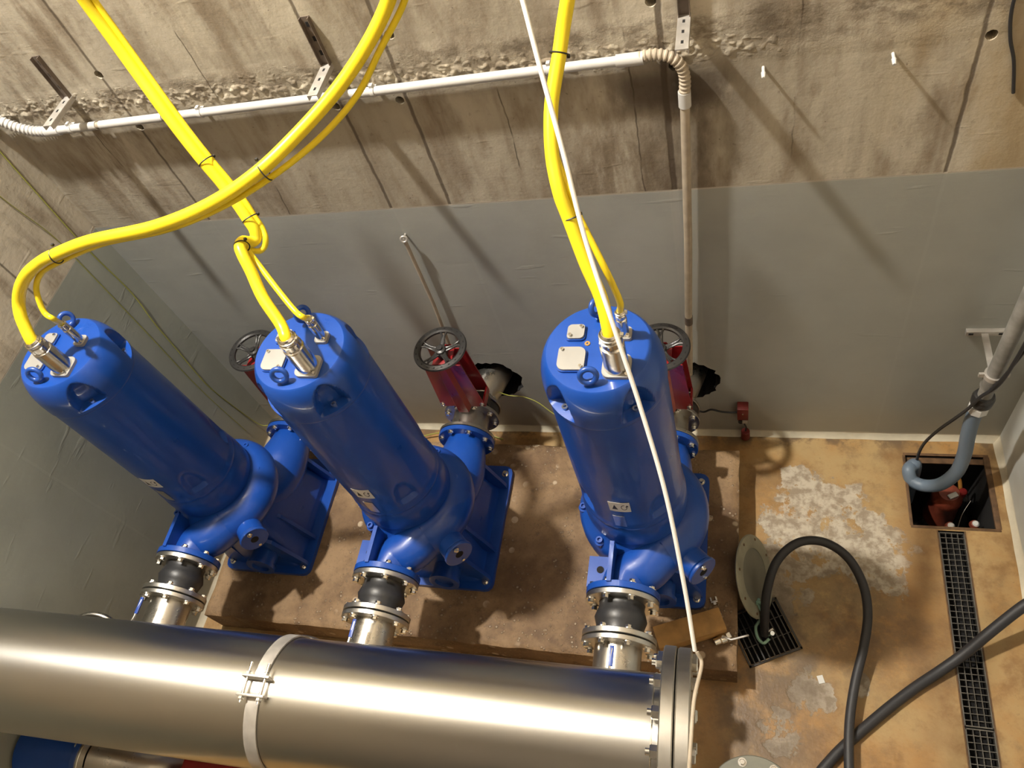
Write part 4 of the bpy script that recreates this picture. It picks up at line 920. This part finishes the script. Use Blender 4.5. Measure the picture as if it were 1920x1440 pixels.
# small square gully grate, turned
t = thing('gully_grate', 'small dark square grating set askew in the floor by the hose', 'grate', (GR[0], GR[1], 0), rz_=GR[2])
bm = B(); h = GR[3]
for s_ in (-1, 1): box(bm, (s_*h, 0, .001), (.010, 2*h+.01, .018)); box(bm, (0, s_*h, .001), (2*h+.01, .010, .018))
obj('frame', bm, M['iron'], t)
bm = B()
for k in range(1, 10): box(bm, (-h+2*h*k/10, 0, -.001), (.007, 2*h, .016))
for k in range(1, 3): box(bm, (0, -h+2*h*k/3, -.002), (2*h, .004, .012))
obj('bars', bm, M['iron'], t)

# ------------------------------------------------------------ hoses and loose items on the floor
t = thing('drain_hose', 'thick black hose standing in a tall loop on the stained floor', 'hose', (0, 0, 0))
bm = B(); tube(bm, smooth_path([(.105, -1.28, .03), (.105, -1.22, .14), (.115, -1.11, .25), (.165, -.97, .32), (.27, -.87, .345), (.40, -.845, .32), (.52, -.90, .27), (.595, -1.02, .21), (.615, -1.16, .16), (.59, -1.32, .12), (.54, -1.50, .095), (.505, -1.68, .080), (.49, -1.86, .078), (.49, -2.0, .07), (.50, -2.15, .03), (.51, -2.5, .024)], 10), .0235, 22); obj('hose_body', bm, M['hose'], t)
t = thing('hose_coupling', 'small bright metal coupling on the end of the looped hose', 'coupling', (.115, -1.275, .03))
bm = B(); cyl(bm, (0, 0, -.018), (.03, -.01, .05), .014, .012, 14); cyl(bm, (-.01, -.005, .02), (.035, .02, .035), .010, .010, 12); obj('coupling_body', bm, M['bolt'], t)
t = thing('suction_hose', 'straight thick black hose crossing the floor drain at lower right', 'hose', (0, 0, 0))
bm = B(); tube(bm, smooth_path([(.30, -2.6, .027), (.29, -2.3, .027), (.32, -2.02, .027), (.42, -1.86, .027), (.62, -1.66, .027), (.80, -1.50, .030), (.95, -1.385, .045), (1.06, -1.30, .09), (1.17, -1.205, .17), (1.30, -1.10, .27), (1.385, -1.05, .32)], 10), .0265, 24); obj('hose_body', bm, M['hose'], t)
# leaning lid
n_ = V(.90, -.05, .42).normalized(); c_ = V(.045, -1.02, .205)
t = thing('round_lid', 'round grey metal lid leaning against the right side of the plinth', 'lid', (0, 0, 0))
bm = B(); lathe(bm, [(.150, 0), (.222, 0), (.226, .006), (.222, .014), (.175, .018), (.150, .012)], frame_to(c_, n_), 64, closed=True); obj('lid_rim', bm, M['lid'], t)
bm = B(); lathe(bm, [(0, 0), (.152, 0), (.152, .010), (0, .010)], frame_to(c_, n_), 64); obj('lid_centre', bm, M['lidin'], t)
bm = B(); f_ = frame_to(c_, n_)
for k in range(8):
    a = 2*PI*k/8+.2; p = f_ @ V(.200*math.cos(a), .200*math.sin(a), .0155); cyl(bm, p, p+n_*.002, .008, seg=12)
obj('lid_hole', bm, M['rustframe'], t)
cable('green_cord', [(.075, -1.13, .16), (.055, -1.18, .17), (.085, -1.215, .11), (.06, -1.25, .05), (.07, -1.30, .025), (.10, -1.325, .02), (.13, -1.30, .025)], .0085, 'green', 'pale green cord tied between the round lid and the hose coupling', 'cord', seg=10)
bm = B(); torus(bm, (.082, -1.155, .165), (.2, 1, .2), .022, .008, 24, 10); torus(bm, (.078, -1.17, .15), (1, .4, .2), .018, .008, 24, 10)
tag(obj('cord_knot', bm, M['green']), 'knotted pale green cord around the lower rim of the lid', 'cord')
# timber and ball valve on the plinth
t = thing('timber_beam', 'short timber block lying on the plinth in front of the right pump', 'timber', (-.275, -1.375, PZ+.003), rz_=math.radians(22))
bm = B(); box(bm, (0, 0, .045), (.36, .12, .09), bev=.006); obj('block_body', bm, M['wood'], t)
t = thing('ball_valve', 'loose stainless ball valve with lever lying on the plinth corner', 'valve', (-.105, -1.395, PZ+.022), rz_=.5)
bm = B(); cyl(bm, (-.05, 0, 0), (-.015, 0, 0), .020, seg=20, bev=.002); cyl(bm, (-.018, 0, 0), (.02, 0, 0), .025, seg=20, bev=.005); obj('valve_body', bm, M['bolt'], t)
bm = B(); hexp(bm, (.02, 0, 0), (1, 0, 0), .027, .024); obj('end_nut', bm, M['bolt'], t)
bm = B(); cyl(bm, (0, 0, .02), (0, 0, .04), .007, seg=10); tube(bm, [(0, 0, .037), (.03, -.03, .04), (.12, -.045, .045)], .0055, 8); obj('lever', bm, M['galv'], t)
for x, y, r_, lb in ((-.155, -1.20, .3, 'upper of the loose metal brackets on the plinth edge'), (-.135, -1.265, 1.2, 'lower of the loose metal brackets on the plinth edge')):
    t = thing('loose_fitting', lb, 'fitting', (x, y, PZ+.004), 'loose metal fittings on the plinth', r_)
    bm = B(); box(bm, (0, 0, .006), (.035, .010, .012)); box(bm, (-.014, .014, .006), (.008, .024, .012)); box(bm, (.014, .014, .006), (.008, .024, .012)); cyl(bm, (.0, -.012, 0), (0, -.012, .018), .008, seg=10); obj('fitting_body', bm, M['bolt'], t)
t = thing('paper_scrap', 'tiny white scrap on the floor right of the plinth, below the hose loop', 'scrap', (.385, -1.48, .001), rz_=.3)
bm = B(); box(bm, (0, 0, .002), (.030, .040, .003)); obj('scrap_body', bm, M['white'], t)
# round pipe end at the bottom edge
t = thing('flanged_pipe_end', 'grey flanged pipe stub standing on the floor at the bottom edge', 'pipe', (.05, -2.14, 0))
bm = B(); cyl(bm, (0, 0, 0), (0, 0, .16), .12, seg=40); obj('stub', bm, M['dull'], t)
bm = B(); cyl(bm, (0, 0, .16), (0, 0, .19), .22, seg=48, bev=.004); obj('cover_flange', bm, M['lidin'], t)
bolts(t, (0, 0, .19), (0, 0, 1), .19, 8, .014, .3, 'bolt')
